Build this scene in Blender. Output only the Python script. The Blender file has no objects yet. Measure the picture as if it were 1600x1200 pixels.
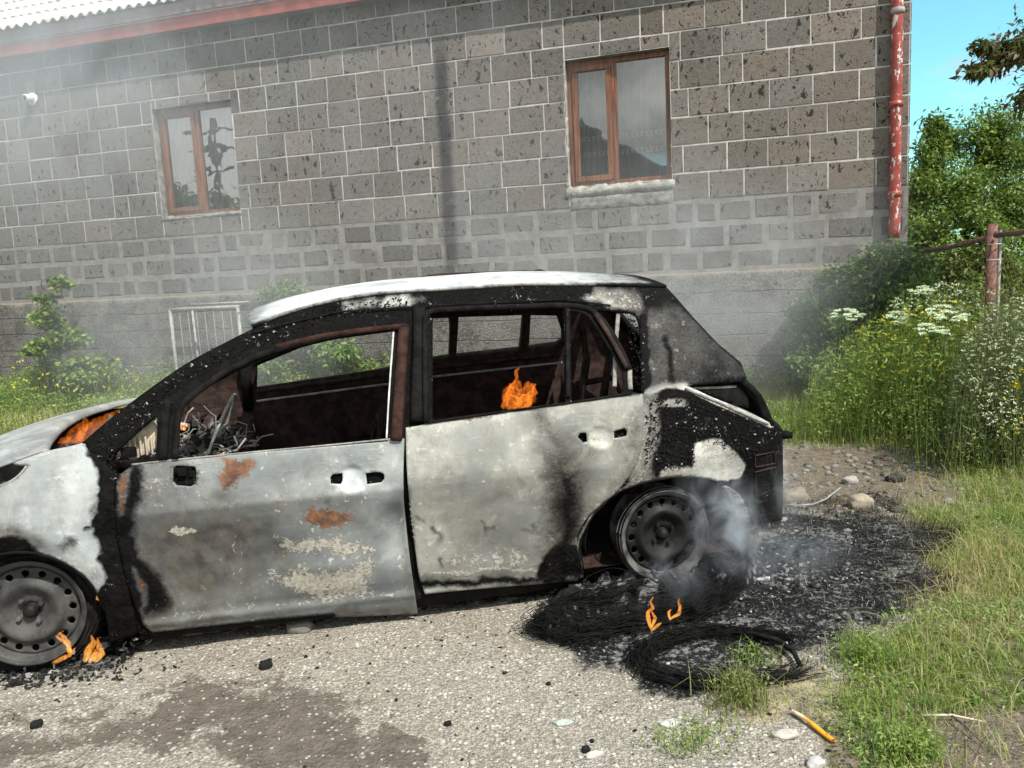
import bpy, math, random
import numpy as np
from mathutils import Vector, Matrix
from mathutils.geometry import delaunay_2d_cdt
random.seed(7); RNG = np.random.default_rng(7)
sc = bpy.context.scene
COL = sc.collection
R = math.radians

# ------------------------------------------------------------------ camera
EYE = np.array([0.0, 0.0, 1.40])
FPX = 1200.0                                   # focal length for a 1600 px wide frame
_D = np.array([460, 9100, 1200.0]); _D /= np.linalg.norm(_D)
_F = np.array([0, 0, 1.0]) - _D[2] * _D; _F /= np.linalg.norm(_F)
_R = np.cross(_D, _F)
CM = np.array([_R, _F, -_D])                   # camera axes (right, down, forward) as columns -> world
cam_d = bpy.data.cameras.new('camera'); cam = bpy.data.objects.new('camera', cam_d); COL.objects.link(cam)
rot = Matrix(np.column_stack([CM[:, 0], -CM[:, 1], -CM[:, 2]]).tolist())
cam.matrix_world = Matrix.Translation(EYE.tolist()) @ rot.to_4x4()
cam_d.sensor_width = 36.0; cam_d.lens = 36.0 * FPX / 1600.0
cam_d.clip_start = 0.05; cam_d.clip_end = 600.0
sc.camera = cam

# ------------------------------------------------------------------ sun, sky, exposure
SUN_DIR = Vector((0.50, -0.62, 1.05)).normalized()     # towards the sun
sun_el = math.asin(SUN_DIR.z); sun_az = math.atan2(SUN_DIR.x, SUN_DIR.y)
sun_d = bpy.data.lights.new('sun', 'SUN'); sun_d.energy = 3.9; sun_d.angle = R(0.6); sun_d.color = (1.0, 0.955, 0.88)
sun = bpy.data.objects.new('sun', sun_d); COL.objects.link(sun)
sun.rotation_euler = (-SUN_DIR).to_track_quat('-Z', 'Y').to_euler()
sun.location = (3, -3, 9)
world = bpy.data.worlds.new('World'); sc.world = world; world.use_nodes = True
wt = world.node_tree; wt.nodes.clear()
def wn_(t, **k):
    n = wt.nodes.new(t)
    for a, b in k.items(): setattr(n, a, b)
    return n
sky = wn_('ShaderNodeTexSky', sky_type='NISHITA'); sky.sun_disc = False
sky.sun_elevation = sun_el; sky.sun_rotation = sun_az; sky.air_density = 1.0; sky.dust_density = 0.6; sky.ozone_density = 1.6
tc = wn_('ShaderNodeTexCoord')
nz = wn_('ShaderNodeTexNoise'); nz.inputs['Scale'].default_value = 2.6; nz.inputs['Detail'].default_value = 7; nz.inputs['Roughness'].default_value = .58
mp = wn_('ShaderNodeMapping'); mp.inputs['Scale'].default_value = (1, 1, 2.2); mp.inputs['Location'].default_value = (0.35, 0.1, 0.0)
cr = wn_('ShaderNodeValToRGB'); cr.color_ramp.elements[0].position = .50; cr.color_ramp.elements[1].position = .64
sx = wn_('ShaderNodeSeparateXYZ')
mr = wn_('ShaderNodeMapRange'); mr.inputs['From Min'].default_value = .7; mr.inputs['From Max'].default_value = -.4
mr.inputs['To Min'].default_value = -.07; mr.inputs['To Max'].default_value = .14
mul = wn_('ShaderNodeMath', operation='ADD')
cg = wn_('ShaderNodeTexNoise'); cg.inputs['Scale'].default_value = 3.3; cg.inputs['Detail'].default_value = 6
cc2 = wn_('ShaderNodeValToRGB'); cc2.color_ramp.elements[0].position = .38; cc2.color_ramp.elements[1].position = .62; cc2.color_ramp.elements[0].color = (2.6, 2.6, 2.55, 1); cc2.color_ramp.elements[1].color = (8.5, 8.3, 7.9, 1)
tint = wn_('ShaderNodeMix', data_type='RGBA', blend_type='MULTIPLY'); tint.inputs[0].default_value = 1
tint.inputs[7].default_value = (0.85, 1.42, 1.26, 1)
mix = wn_('ShaderNodeMix', data_type='RGBA'); mix.inputs[7].default_value = (9.5, 9.8, 10.2, 1)
bg = wn_('ShaderNodeBackground'); bg.inputs[1].default_value = 0.12
out = wn_('ShaderNodeOutputWorld')
L = wt.links.new
L(tc.outputs['Generated'], mp.inputs[0]); L(mp.outputs[0], nz.inputs[0])
L(tc.outputs['Generated'], sx.inputs[0]); L(sx.outputs[1], mr.inputs[0])
L(nz.outputs[0], mul.inputs[0]); L(mr.outputs[0], mul.inputs[1]); L(mul.outputs[0], cr.inputs[0]); L(mp.outputs[0], cg.inputs[0]); L(cg.outputs[0], cc2.inputs[0]); L(cc2.outputs[0], mix.inputs[7])
L(sky.outputs[0], tint.inputs[6]); L(tint.outputs[2], mix.inputs[6]); L(cr.outputs[0], mix.inputs[0])
L(mix.outputs[2], bg.inputs[0]); L(bg.outputs[0], out.inputs[0])
vs = sc.view_settings
vs.view_transform = 'Standard'; vs.look = 'None'; vs.gamma = 1; vs.use_curve_mapping = False; vs.exposure = 0.68
cy = sc.cycles
cy.use_denoising = True; cy.max_bounces = 6; cy.diffuse_bounces = 3; cy.glossy_bounces = 3; cy.transmission_bounces = 3
cy.volume_bounces = 1; cy.transparent_max_bounces = 12; cy.caustics_reflective = False; cy.caustics_refractive = False
cy.volume_step_rate = 1.0; cy.volume_max_steps = 128

# ------------------------------------------------------------------ frames of reference: car and building
HF = np.array([-1.8851141, 2.80339596]); HR = np.array([0.64550466, 3.30855581])
CU = (HR - HF) / np.linalg.norm(HR - HF); CL = np.array([-CU[1], CU[0]])
CO = HF - .06 * CL                              # car origin: beside the front hub, x to the rear, y across, z up
def ray(x, y): return CM @ np.array([x - 800.0, y - 600.0, FPX])
def proj(P):
    v = (np.asarray(P, float) - EYE) @ CM
    return 800 + FPX * v[..., 0] / v[..., 2], 600 + FPX * v[..., 1] / v[..., 2]
EC = np.array([(EYE[:2] - CO) @ CU, (EYE[:2] - CO) @ CL, EYE[2]])
def c2w(P):
    P = np.asarray(P, float); xy = CO + P[..., :1] * CU + P[..., 1:2] * CL
    return np.concatenate([xy, P[..., 2:3]], -1)
def carpt(x, y, Y, dz=0.0):
    """point of the car (car frame) seen at photo position x, y on the surface Y(X, Z)"""
    r = ray(x, y); rl = np.array([r[:2] @ CU, r[:2] @ CL, r[2]])
    yy = Y if not callable(Y) else 0.05
    for _ in range(8 if callable(Y) else 1):
        p = EC + rl * (yy - EC[1]) / rl[1]
        if callable(Y): yy = float(Y(p[0], p[2]))
    return p
WP = EYE + ray(1270, 418) * 8.2 / FPX
WD = np.array([0.95995456, -0.28015575, 0]); WN = np.array([-0.28015575, -0.95995456, 0])
def ground_at(x, y, z=0.0):
    r = ray(x, y); return EYE + r * (z - EYE[2]) / r[2]
def wall_at(x, y, off=0.0):
    """(s, z) on the wall plane, off metres in front of it"""
    r = ray(x, y); p = EYE + r * (((WP - EYE) @ WN + off) / (r @ WN)); return (p - WP) @ WD, p[2]
def at_depth(x, y, d):
    return EYE + ray(x, y) * d / FPX

# ------------------------------------------------------------------ noise, mesh and naming helpers
def _h(ix, iy, iz, s):
    n = (ix * 374761393 + iy * 668265263 + iz * 2147483647 + s * 974634777) & 0xffffffff
    n = ((n ^ (n >> 13)) * 1274126177) & 0xffffffff
    return ((n ^ (n >> 16)) & 0xffff) / 65535.0
def vnoise(x, y, z=0.0, s=0):
    x, y, z = np.broadcast_arrays(np.asarray(x, float), np.asarray(y, float), np.asarray(z, float))
    xi, yi, zi = np.floor(x).astype(np.int64), np.floor(y).astype(np.int64), np.floor(z).astype(np.int64)
    fx, fy, fz = x - xi, y - yi, z - zi
    fx, fy, fz = fx*fx*(3-2*fx), fy*fy*(3-2*fy), fz*fz*(3-2*fz)
    r = 0
    for dx in (0, 1):
        for dy in (0, 1):
            for dz in (0, 1):
                r = r + _h(xi+dx, yi+dy, zi+dz, s) * np.abs(1-dx-fx) * np.abs(1-dy-fy) * np.abs(1-dz-fz)
    return r
def fbm(x, y, z=0.0, o=4, s=0):
    a, r, t = 1.0, 0, 0
    for k in range(o):
        r = r + a * vnoise(np.asarray(x)*2**k, np.asarray(y)*2**k, np.asarray(z)*2**k, s + k); t += a; a *= .5
    return r / t
def inpoly(px, py, poly):
    px = np.asarray(px, float); py = np.asarray(py, float); c = np.zeros(px.shape, bool); n = len(poly)
    for i in range(n):
        x0, y0 = poly[i]; x1, y1 = poly[(i+1) % n]
        if y0 == y1: continue
        k = ((y0 > py) != (y1 > py)) & (px < (x1-x0) * (py-y0) / (y1-y0) + x0)
        c ^= k
    return c
def sdist(px, py, poly, closed=True):
    """distance to the outline, negative inside"""
    px = np.asarray(px, float); py = np.asarray(py, float); d = np.full(px.shape, 1e9); n = len(poly)
    for i in range(n if closed else n-1):
        x0, y0 = poly[i]; x1, y1 = poly[(i+1) % n]; vx, vy = x1-x0, y1-y0; l = vx*vx+vy*vy + 1e-12
        t = np.clip(((px-x0)*vx + (py-y0)*vy) / l, 0, 1)
        d = np.minimum(d, np.hypot(px-x0-t*vx, py-y0-t*vy))
    if closed: d = np.where(inpoly(px, py, poly), -d, d)
    return d
def soft(px, py, poly, w):  return np.clip(.5 - sdist(px, py, poly) / (2*w), 0, 1)
def line(px, py, pts, r, w): return np.clip(.5 - (sdist(px, py, pts, False) - r) / (2*w), 0, 1)
def ell(px, py, cx, cy_, rx, ry, w=.35):
    d = np.hypot((px-cx)/rx, (py-cy_)/ry); return np.clip(.5 - (d-1) / (2*w), 0, 1)

def props(o, label=None, cat=None, group=None, kind=None):
    if label: o['label'] = label
    if cat: o['category'] = cat
    if group: o['group'] = group
    if kind: o['kind'] = kind
    return o
def empty(name, loc=(0, 0, 0), rz=0.0, **k):
    o = bpy.data.objects.new(name, None); COL.objects.link(o); o.location = loc; o.rotation_euler = (0, 0, rz)
    o.empty_display_size = .2
    return props(o, **k)
def mesh(name, V, Fc, mat=None, parent=None, smooth=True, col=None, **k):
    """one mesh object; Fc is a list of faces or an (n, 3|4) array"""
    me = bpy.data.meshes.new(name); V = np.asarray(V, np.float32)
    if isinstance(Fc, np.ndarray):
        n, m = Fc.shape
        me.vertices.add(len(V)); me.vertices.foreach_set('co', V.ravel())
        me.loops.add(n*m); me.loops.foreach_set('vertex_index', Fc.astype(np.int32).ravel())
        me.polygons.add(n); me.polygons.foreach_set('loop_start', np.arange(0, n*m, m, dtype=np.int32))
        me.update(calc_edges=True)
    else:
        me.from_pydata(V.tolist(), [], [list(map(int, f)) for f in Fc]); me.update()
    if smooth: me.polygons.foreach_set('use_smooth', np.ones(len(me.polygons), bool))
    if col is not None:
        c = np.asarray(col, np.float32)
        if c.shape[1] == 3: c = np.concatenate([c, np.ones((len(c), 1), np.float32)], 1)
        a = me.color_attributes.new('col', 'FLOAT_COLOR', 'POINT'); a.data.foreach_set('color', c.ravel())
    if mat: me.materials.append(mat)
    o = bpy.data.objects.new(name, me); COL.objects.link(o)
    if parent: o.parent = parent
    return props(o, **k)
def bevel(o, w=.003, seg=2):
    m = o.modifiers.new('edge', 'BEVEL'); m.width = w; m.segments = seg; m.limit_method = 'ANGLE'; m.angle_limit = R(40); return o
def thick(o, t, off=-1):
    m = o.modifiers.new('sheet', 'SOLIDIFY'); m.thickness = t; m.offset = off; return o
class MB:
    """collects boxes, tubes, lathes into one mesh"""
    def __init__(s): s.V = []; s.F = []; s.n = 0; s.C = []
    def add(s, V, F, c=None):
        V = np.asarray(V, float); s.V.append(V); s.F += [[i + s.n for i in f] for f in F]; s.n += len(V)
        s.C.append(np.tile(np.asarray(c if c is not None else (1, 1, 1)), (len(V), 1))); return s
    def box(s, c, d, rot=None, col=None):
        v = np.array([[x, y, z] for x in (-.5, .5) for y in (-.5, .5) for z in (-.5, .5)]) * np.array(d)
        if rot is not None: v = v @ np.array(rot).T
        return s.add(v + np.array(c), [(0,1,3,2), (4,6,7,5), (0,4,5,1), (2,3,7,6), (0,2,6,4), (1,5,7,3)], col)
    def tube(s, P, r, n=8, closed=False, col=None, cap=True):
        P = np.asarray(P, float); m = len(P); r = np.broadcast_to(np.asarray(r, float), (m,))
        T = (np.roll(P, -1, 0) - np.roll(P, 1, 0)) if closed else np.gradient(P, axis=0)
        T /= np.linalg.norm(T, axis=1)[:, None] + 1e-12
        up = np.array([0, 0, 1.0]); A = np.cross(T, up); bad = np.linalg.norm(A, axis=1) < .15
        A[bad] = np.cross(T[bad], np.array([1.0, 0, 0])); A /= np.linalg.norm(A, axis=1)[:, None]; B = np.cross(T, A)
        a = np.linspace(0, 2*math.pi, n, endpoint=False)
        V = P[:, None] + r[:, None, None] * (np.cos(a)[None, :, None]*A[:, None] + np.sin(a)[None, :, None]*B[:, None])
        F = []
        for i in range(m if closed else m-1):
            j = (i+1) % m
            for k in range(n): F.append((i*n+k, i*n+(k+1) % n, j*n+(k+1) % n, j*n+k))
        if cap and not closed: F += [tuple(range(n))[::-1], tuple((m-1)*n+k for k in range(n))]
        return s.add(V.reshape(-1, 3), F, col)
    def lathe(s, prof, n=64, c=(0, 0, 0), axis='y', col=None):
        """prof: (radius, height along axis)"""
        a = np.linspace(0, 2*math.pi, n, endpoint=False); V = []
        for r_, h in prof:
            x, z = r_*np.cos(a), r_*np.sin(a)
            V.append(np.stack([x, np.full(n, h), z], 1) if axis == 'y' else np.stack([x, z, np.full(n, h)], 1))
        V = np.concatenate(V) + np.array(c); F = []
        for i in range(len(prof)-1):
            for k in range(n): F.append((i*n+k, i*n+(k+1) % n, (i+1)*n+(k+1) % n, (i+1)*n+k))
        return s.add(V, F, col)
    def build(s, name, mat=None, parent=None, smooth=False, col=False, **k):
        return mesh(name, np.concatenate(s.V), s.F, mat, parent, smooth, np.concatenate(s.C) if col else None, **k)

# ------------------------------------------------------------------ materials
class NT:
    def __init__(s, name):
        s.m = bpy.data.materials.new(name); s.m.use_nodes = True; s.t = s.m.node_tree; s.t.nodes.clear()
        s.out = s.t.nodes.new('ShaderNodeOutputMaterial')
    def n(s, t, **k):
        x = s.t.nodes.new(t)
        for a, b in k.items(): setattr(x, a, b)
        return x
    def l(s, a, b): s.t.links.new(a, b); return s
    def put(s, sock, v):
        if hasattr(v, 'is_linked') or isinstance(v, bpy.types.NodeSocket): s.t.links.new(v, sock)
        elif isinstance(v, (tuple, list)) and len(v) == 3 and sock.type == 'RGBA': sock.default_value = (*v, 1)
        else: sock.default_value = v
    def obj(s): return s.n('ShaderNodeTexCoord').outputs['Object']
    def scl(s, vec, sc_): x = s.n('ShaderNodeMapping'); s.put(x.inputs[0], vec); x.inputs['Scale'].default_value = sc_; return x.outputs[0]
    def noise(s, vec, scale, detail=4, rough=.55, dist=0, outp=0):
        x = s.n('ShaderNodeTexNoise'); s.put(x.inputs['Vector'], vec); x.inputs['Scale'].default_value = scale
        x.inputs['Detail'].default_value = detail; x.inputs['Roughness'].default_value = rough; x.inputs['Distortion'].default_value = dist
        return x.outputs[outp]
    def voro(s, vec, scale, feat='F1', outp='Distance', rnd=1):
        x = s.n('ShaderNodeTexVoronoi', feature=feat); s.put(x.inputs['Vector'], vec); x.inputs['Scale'].default_value = scale
        x.inputs['Randomness'].default_value = rnd; return x.outputs[outp]
    def m(s): pass
    def math(s, op, a, b=0.0, c=None, clamp=False):
        x = s.n('ShaderNodeMath', operation=op, use_clamp=clamp); s.put(x.inputs[0], a); s.put(x.inputs[1], b)
        if c is not None: s.put(x.inputs[2], c)
        return x.outputs[0]
    def step(s, v, a, b, lo=0.0, hi=1.0):
        x = s.n('ShaderNodeMapRange', interpolation_type='SMOOTHSTEP'); s.put(x.inputs['Value'], v)
        x.inputs['From Min'].default_value = a; x.inputs['From Max'].default_value = b
        x.inputs['To Min'].default_value = lo; x.inputs['To Max'].default_value = hi; return x.outputs[0]
    def mix(s, f, a, b, mode='MIX'):
        x = s.n('ShaderNodeMix', data_type='RGBA', blend_type=mode); s.put(x.inputs[0], f); s.put(x.inputs[6], a); s.put(x.inputs[7], b); return x.outputs[2]
    def attr(s, name='col'):
        x = s.n('ShaderNodeAttribute'); x.attribute_name = name; return x
    def bump(s, h, strength=.5, dist=.01, normal=None):
        x = s.n('ShaderNodeBump'); s.put(x.inputs['Height'], h); x.inputs['Strength'].default_value = strength; x.inputs['Distance'].default_value = dist
        if normal is not None: s.put(x.inputs['Normal'], normal)
        return x.outputs[0]
    def bsdf(s, color, rough=.8, metal=0.0, normal=None, spec=None, **k):
        b = s.n('ShaderNodeBsdfPrincipled'); s.put(b.inputs['Base Color'], color); s.put(b.inputs['Roughness'], rough); s.put(b.inputs['Metallic'], metal)
        if normal is not None: s.put(b.inputs['Normal'], normal)
        if spec is not None: s.put(b.inputs['Specular IOR Level'], spec)
        s.t.links.new(b.outputs[0], s.out.inputs['Surface']); s.b = b
        return s.mat
    @property
    def mat(s): return s.m_
NT.m = None
def _init(s, name):
    s.m_ = bpy.data.materials.new(name); s.m_.use_nodes = True; s.t = s.m_.node_tree; s.t.nodes.clear()
    s.out = s.t.nodes.new('ShaderNodeOutputMaterial')
NT.__init__ = _init

def simple(name, color, rough=.7, var=.25, scale=20, metal=0.0, bump=.2, bd=.003):
    t = NT(name); v = t.obj(); n = t.noise(v, scale, 5); c = t.mix(t.step(n, .3, .7), tuple(x*(1-var) for x in color), tuple(min(1, x*(1+var)) for x in color))
    return t.bsdf(c, rough, metal, t.bump(t.noise(v, scale*4, 4), bump, bd))

def mat_wall_common(t, v):
    """soot streak where a stove pipe once ran: x = -4.06, between z 1.7 and 4.3"""
    sep = t.n('ShaderNodeSeparateXYZ'); t.put(sep.inputs[0], v)
    wob = t.noise(v, 3.0, 3)
    d = t.math('ABSOLUTE', t.math('ADD', t.math('ADD', sep.outputs[0], 4.085), t.math('MULTIPLY', t.math('SUBTRACT', wob, .5), .10)))
    m1 = t.step(d, .125, .035)
    m2 = t.math('MULTIPLY', t.step(sep.outputs[2], 1.2, 1.9), t.step(sep.outputs[2], 4.45, 3.9))
    n = t.step(t.noise(v, 9, 4), .12, .45)
    return sep, t.math('MULTIPLY', t.math('MULTIPLY', m1, m2), t.math('MULTIPLY', n, .80))
def mat_block():
    t = NT('tuff_stone'); v = t.obj(); a = t.attr('col')
    sep, soot = mat_wall_common(t, v)
    big = t.noise(v, 2.2, 4); mid = t.noise(v, 14, 5, .6); fine = t.noise(v, 90, 3, .7)
    c = t.mix(t.step(mid, .3, .75), a.outputs[0], t.mix(1.0, a.outputs[0], (1.35, 1.33, 1.28), 'MULTIPLY'))
    c = t.mix(t.step(fine, .35, .7, 0, .35), c, (.30, .28, .25))
    pit1 = t.step(t.math('ADD', t.noise(t.scl(v, (1, 1, .62)), 17, 3, .62, .4), t.math('MULTIPLY', big, .18)), .700, .730)
    pit2 = t.step(t.math('ADD', t.noise(v, 42, 2, .5, .3), t.math('MULTIPLY', big, .12)), .70, .74)
    pit = t.math('MAXIMUM', pit1, t.math('MULTIPLY', pit2, .75))
    c = t.mix(pit, c, (.035, .032, .03))
    smear = t.step(t.math('ADD', a.outputs[3], t.math('MULTIPLY', t.noise(v, 11, 4), .55)), 1.02, 1.25)
    c = t.mix(t.math('MULTIPLY', smear, .55), c, (.30, .29, .27))
    c = t.mix(t.math('MULTIPLY', t.step(t.noise(v, .7, 3), .42, .66), t.math('MULTIPLY', t.step(sep.outputs[2], 2.9, 1.2), .45)), c, (.085, .085, .085))
    c = t.mix(soot, c, (.018, .018, .02))
    h = t.math('SUBTRACT', t.math('MULTIPLY', mid, .5), t.math('MULTIPLY', pit, 1.0))
    return t.bsdf(c, .92, 0, t.bump(t.math('ADD', h, t.math('MULTIPLY', fine, .25)), .8, .012), .2)
def mat_mortar():
    t = NT('mortar'); v = t.obj(); sep, soot = mat_wall_common(t, v)
    n = t.noise(v, 9, 5); w = t.mix(t.step(n, .35, .7), (.42, .41, .39), (.58, .57, .545))
    g = t.mix(t.step(n, .3, .7), (.17, .165, .155), (.26, .25, .235))
    f = t.step(t.math('ADD', t.math('ADD', sep.outputs[2], t.math('MULTIPLY', sep.outputs[0], .0062)), t.math('MULTIPLY', t.math('SUBTRACT', t.noise(v, 1.6, 4), .5), .05)), 2.20, 2.24)
    c = t.mix(t.math('MULTIPLY', f, t.step(t.noise(v, 2.2, 3), .22, .4)), g, w)
    c = t.mix(soot, c, (.03, .03, .03))
    return t.bsdf(c, .95, 0, t.bump(t.noise(v, 60, 4), .6, .006), .1)
def mat_plinth():
    t = NT('rough_concrete'); v = t.obj(); n = t.noise(v, 5, 6, .65); f = t.noise(v, 40, 4, .7)
    c = t.mix(t.step(n, .3, .7), (.085, .08, .072), (.19, .18, .165)); c = t.mix(t.step(f, .5, .75), c, (.30, .285, .26)); c = t.mix(t.step(t.noise(v, 26, 3), .6, .68), c, (.03, .03, .028))
    sp = t.n('ShaderNodeSeparateXYZ'); t.put(sp.inputs[0], v); zz = t.math('ADD', t.math('ADD', sp.outputs[2], t.math('MULTIPLY', sp.outputs[0], .0062)), t.math('MULTIPLY', t.math('SUBTRACT', n, .5), .05)); fr = t.math('FRACT', t.math('DIVIDE', zz, .235)); ln = t.math('MULTIPLY', t.step(t.math('ABSOLUTE', t.math('SUBTRACT', fr, .5)), .46, .5), t.step(t.noise(v, 3, 3), .35, .5)); c = t.mix(t.math('MULTIPLY', ln, .75), c, (.025, .024, .022)); c = t.mix(t.math('MULTIPLY', t.step(zz, 1.365, 1.39), .8), c, (.27, .22, .16))  # last mix paints a brownish highlight along the ledge edge
    return t.bsdf(c, .95, 0, t.bump(t.math('SUBTRACT', t.math('ADD', n, f), t.math('MULTIPLY', ln, .8)), .9, .03), .1)

def mat_burnt():
    """panel steel after the fire; col = (soot, rust, cream ash, brown film)"""
    t = NT('burnt_panel_steel'); v = t.obj(); a = t.attr('col'); s3 = t.n('ShaderNodeSeparateColor'); t.put(s3.inputs[0], a.outputs[0])
    base = t.attr('base')
    n1 = t.noise(v, 3.0, 5, .6); n2 = t.noise(v, 17, 6, .65); n3 = t.noise(v, 75, 4, .7); sc1 = t.noise(t.scl(v, (2.2, 1, 22)), 3, 4, .6)
    vv = t.scl(v, (14, 1, 1.6)); st = t.noise(vv, 2.0, 4, .6)
    edge = t.math('ADD', t.math('MULTIPLY', t.math('SUBTRACT', n2, .5), 1.0), t.math('MULTIPLY', t.math('SUBTRACT', n3, .5), .9))
    c = t.mix(t.step(n1, .32, .7), t.mix(1.0, base.outputs[0], (.62, .65, .68), 'MULTIPLY'), t.mix(1.0, base.outputs[0], (1.28, 1.27, 1.20), 'MULTIPLY'))
    n8 = t.noise(v, 7.5, 6, .7, .5); c = t.mix(t.step(n8, .50, .70, 0, .55), c, t.mix(1.0, base.outputs[0], (.42, .39, .34), 'MULTIPLY')); c = t.mix(t.step(t.noise(v, 6.1, 6, .72, 1.0), .54, .68, 0, .5), c, t.mix(1.0, base.outputs[0], (1.75, 1.75, 1.68), 'MULTIPLY'))
    c = t.mix(t.step(n2, .42, .66, 0, .38), c, t.mix(1.0, base.outputs[0], (.55, .55, .53), 'MULTIPLY'))
    c = t.mix(t.step(st, .50, .72, 0, .30), c, t.mix(1.0, base.outputs[0], (.86, .72, .50), 'MULTIPLY'))
    c = t.mix(t.step(sc1, .57, .70, 0, .40), c, t.mix(1.0, base.outputs[0], (1.35, 1.36, 1.36), 'MULTIPLY'))
    c = t.mix(t.step(n3, .58, .70, 0, .45), c, t.mix(1.0, base.outputs[0], (.50, .50, .48), 'MULTIPLY'))
    c = t.mix(t.step(t.math('ADD', t.noise(v, 31, 3, .6), t.math('MULTIPLY', t.math('SUBTRACT', n1, .5), .3)), .64, .70, 0, .5), c, (.55, .54, .50))
    film = t.math('MULTIPLY', a.outputs[3], t.step(n8, .30, .62, .55, 1.15), clamp=True)
    c = t.mix(film, c, t.mix(t.step(n2, .35, .65), (.030, .026, .021), (.085, .072, .056)))
    cream = t.step(t.math('ADD', s3.outputs[2], t.math('MULTIPLY', edge, 1.35)), .42, .66)
    c = t.mix(t.math('MULTIPLY', cream, .85), c, t.mix(t.step(n3, .35, .65), (.24, .225, .19), (.42, .39, .33)))
    rust = t.step(t.math('ADD', s3.outputs[1], t.math('MULTIPLY', edge, .95)), .36, .66)
    c = t.mix(t.math('MULTIPLY', rust, .92), c, t.mix(t.step(n2, .36, .62), (.055, .020, .009), t.mix(t.step(n3, .35, .65), (.13, .050, .018), (.24, .105, .042))))
    soot = t.step(t.math('ADD', s3.outputs[0], t.math('MULTIPLY', edge, .42)), .12, .80)
    fleck = t.math('MULTIPLY', t.step(t.math('ADD', t.noise(v, 62, 4, .75, .8), t.math('MULTIPLY', s3.outputs[2], .085)), .665, .70), t.step(t.noise(v, 7, 3), .46, .60))
    sootc = t.mix(t.step(n2, .35, .7), (.0025, .0025, .0026), (.009, .0085, .008))
    sootc = t.mix(fleck, sootc, (.40, .40, .39))
    c = t.mix(soot, c, sootc)
    blister = t.math('ADD', t.math('MULTIPLY', t.noise(v, 60, 5, .75), 1.2), t.math('MULTIPLY', t.voro(v, 55), .8))
    h = t.math('ADD', t.math('MULTIPLY', blister, t.math('MULTIPLY', soot, .8)), t.math('ADD', t.math('MULTIPLY', cream, .35), t.math('ADD', t.math('MULTIPLY', rust, .15), t.math('MULTIPLY', n3, .12))))
    rough = t.math('ADD', t.math('MULTIPLY', t.math('MAXIMUM', cream, rust), .3), t.step(n2, .3, .7, .42, .62), clamp=True)
    rough = t.math('ADD', rough, t.math('MULTIPLY', soot, .10), clamp=True)
    return t.bsdf(c, rough, 0, t.bump(h, .8, .006), t.math('SUBTRACT', .42, t.math('MULTIPLY', soot, .36)))

M = {}
M['block'] = mat_block(); M['mortar'] = mat_mortar(); M['plinth'] = mat_plinth(); M['burnt'] = mat_burnt()
def mat_soot(name, c0, c1, fl=.68, rough=.75):
    t = NT(name); v = t.obj(); n = t.noise(v, 18, 5, .65); c = t.mix(t.step(n, .35, .7), c0, c1)
    c = t.mix(t.step(t.noise(v, 60, 4, .75), fl, fl+.04), c, (.28, .27, .25))
    return t.bsdf(c, max(rough, .7), 0, t.bump(t.noise(v, 70, 5, .7), .6, .006), .10)
M['soot'] = mat_soot('sooty_steel', (.003, .003, .003), (.012, .0115, .011), .70)
M['inner'] = mat_soot('brown_scorched_steel', (.020, .013, .011), (.058, .036, .030), .80)
M['rustframe'] = mat_soot('red_brown_rusted_steel', (.018, .009, .007), (.055, .024, .018), .76, .7)
M['ashmetal'] = mat_soot('ash_coated_metal', (.16, .155, .14), (.36, .35, .32), .55)
M['paleash'] = simple('pale_ash_steel', (.55, .56, .56), .6, .3, 25, 0, .5, .004)
M['beige'] = simple('beige_melted_plastic', (.50, .43, .33), .6, .25, 30)
def mat_rim(name, a, b):
    t = NT(name); v = t.obj(); n = t.noise(v, 12, 5, .6); f = t.noise(v, 70, 4, .7)
    c = t.mix(t.step(n, .3, .7), a, b); c = t.mix(t.step(f, .55, .72, 0, .6), c, tuple(x*.35 for x in a))
    return t.bsdf(c, t.step(n, .3, .7, .5, .75), .2, t.bump(f, .35, .003), .25)
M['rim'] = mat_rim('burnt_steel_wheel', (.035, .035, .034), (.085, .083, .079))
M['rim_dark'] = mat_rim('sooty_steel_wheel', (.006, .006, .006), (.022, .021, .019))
M['rim_lip'] = mat_rim('bare_wheel_edge', (.015, .015, .015), (.15, .147, .14))
M['char'] = mat_soot('charred_rubber', (.004, .004, .004), (.020, .019, .018), .74, .7)
def mat_wood():
    t = NT('brown_laminate'); v = t.obj(); w = t.noise(t.scl(v, (1, 1, .06)), 40, 5, .6, 1.0)
    c = t.mix(t.step(w, .35, .65), (.085, .030, .014), (.24, .095, .040)); return t.bsdf(c, .38, 0, t.bump(w, .15, .002))
M['wood'] = mat_wood()
M['dimwood'] = mat_wood()
M['render'] = simple('rough_cement', (.33, .32, .29), .95, .3, 14, 0, .8, .012)
M['render_dark'] = simple('grey_cement', (.19, .19, .18), .95, .5, 10, 0, .8, .012)
def mat_red():
    t = NT('peeling_red_paint'); v = t.obj(); n = t.noise(v, 9, 5, .6); p = t.step(t.noise(t.scl(v, (1, 1, .55)), 17, 4, .65), .555, .58)
    c = t.mix(t.step(n, .3, .7), (.22, .032, .022), (.36, .065, .045)); c = t.mix(p, c, (.56, .55, .54))
    return t.bsdf(c, .55, 0, t.bump(p, -.5, .004))
M['red'] = mat_red()
M['fascia'] = simple('faded_red_sheet', (.36, .09, .075), .55, .22, 6, 0, .2, .004)
M['gutter'] = simple('grey_violet_sheet', (.24, .19, .20), .5, .15, 8)
M['asbestos'] = simple('weathered_fibre_cement', (.55, .52, .47), .9, .2, 6, 0, .5, .006)
M['white'] = simple('white_plastic', (.75, .75, .74), .4, .05, 10, 0, .05)
M['glassdark'] = simple('dark_lens', (.02, .02, .025), .15, .1, 10)
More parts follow.
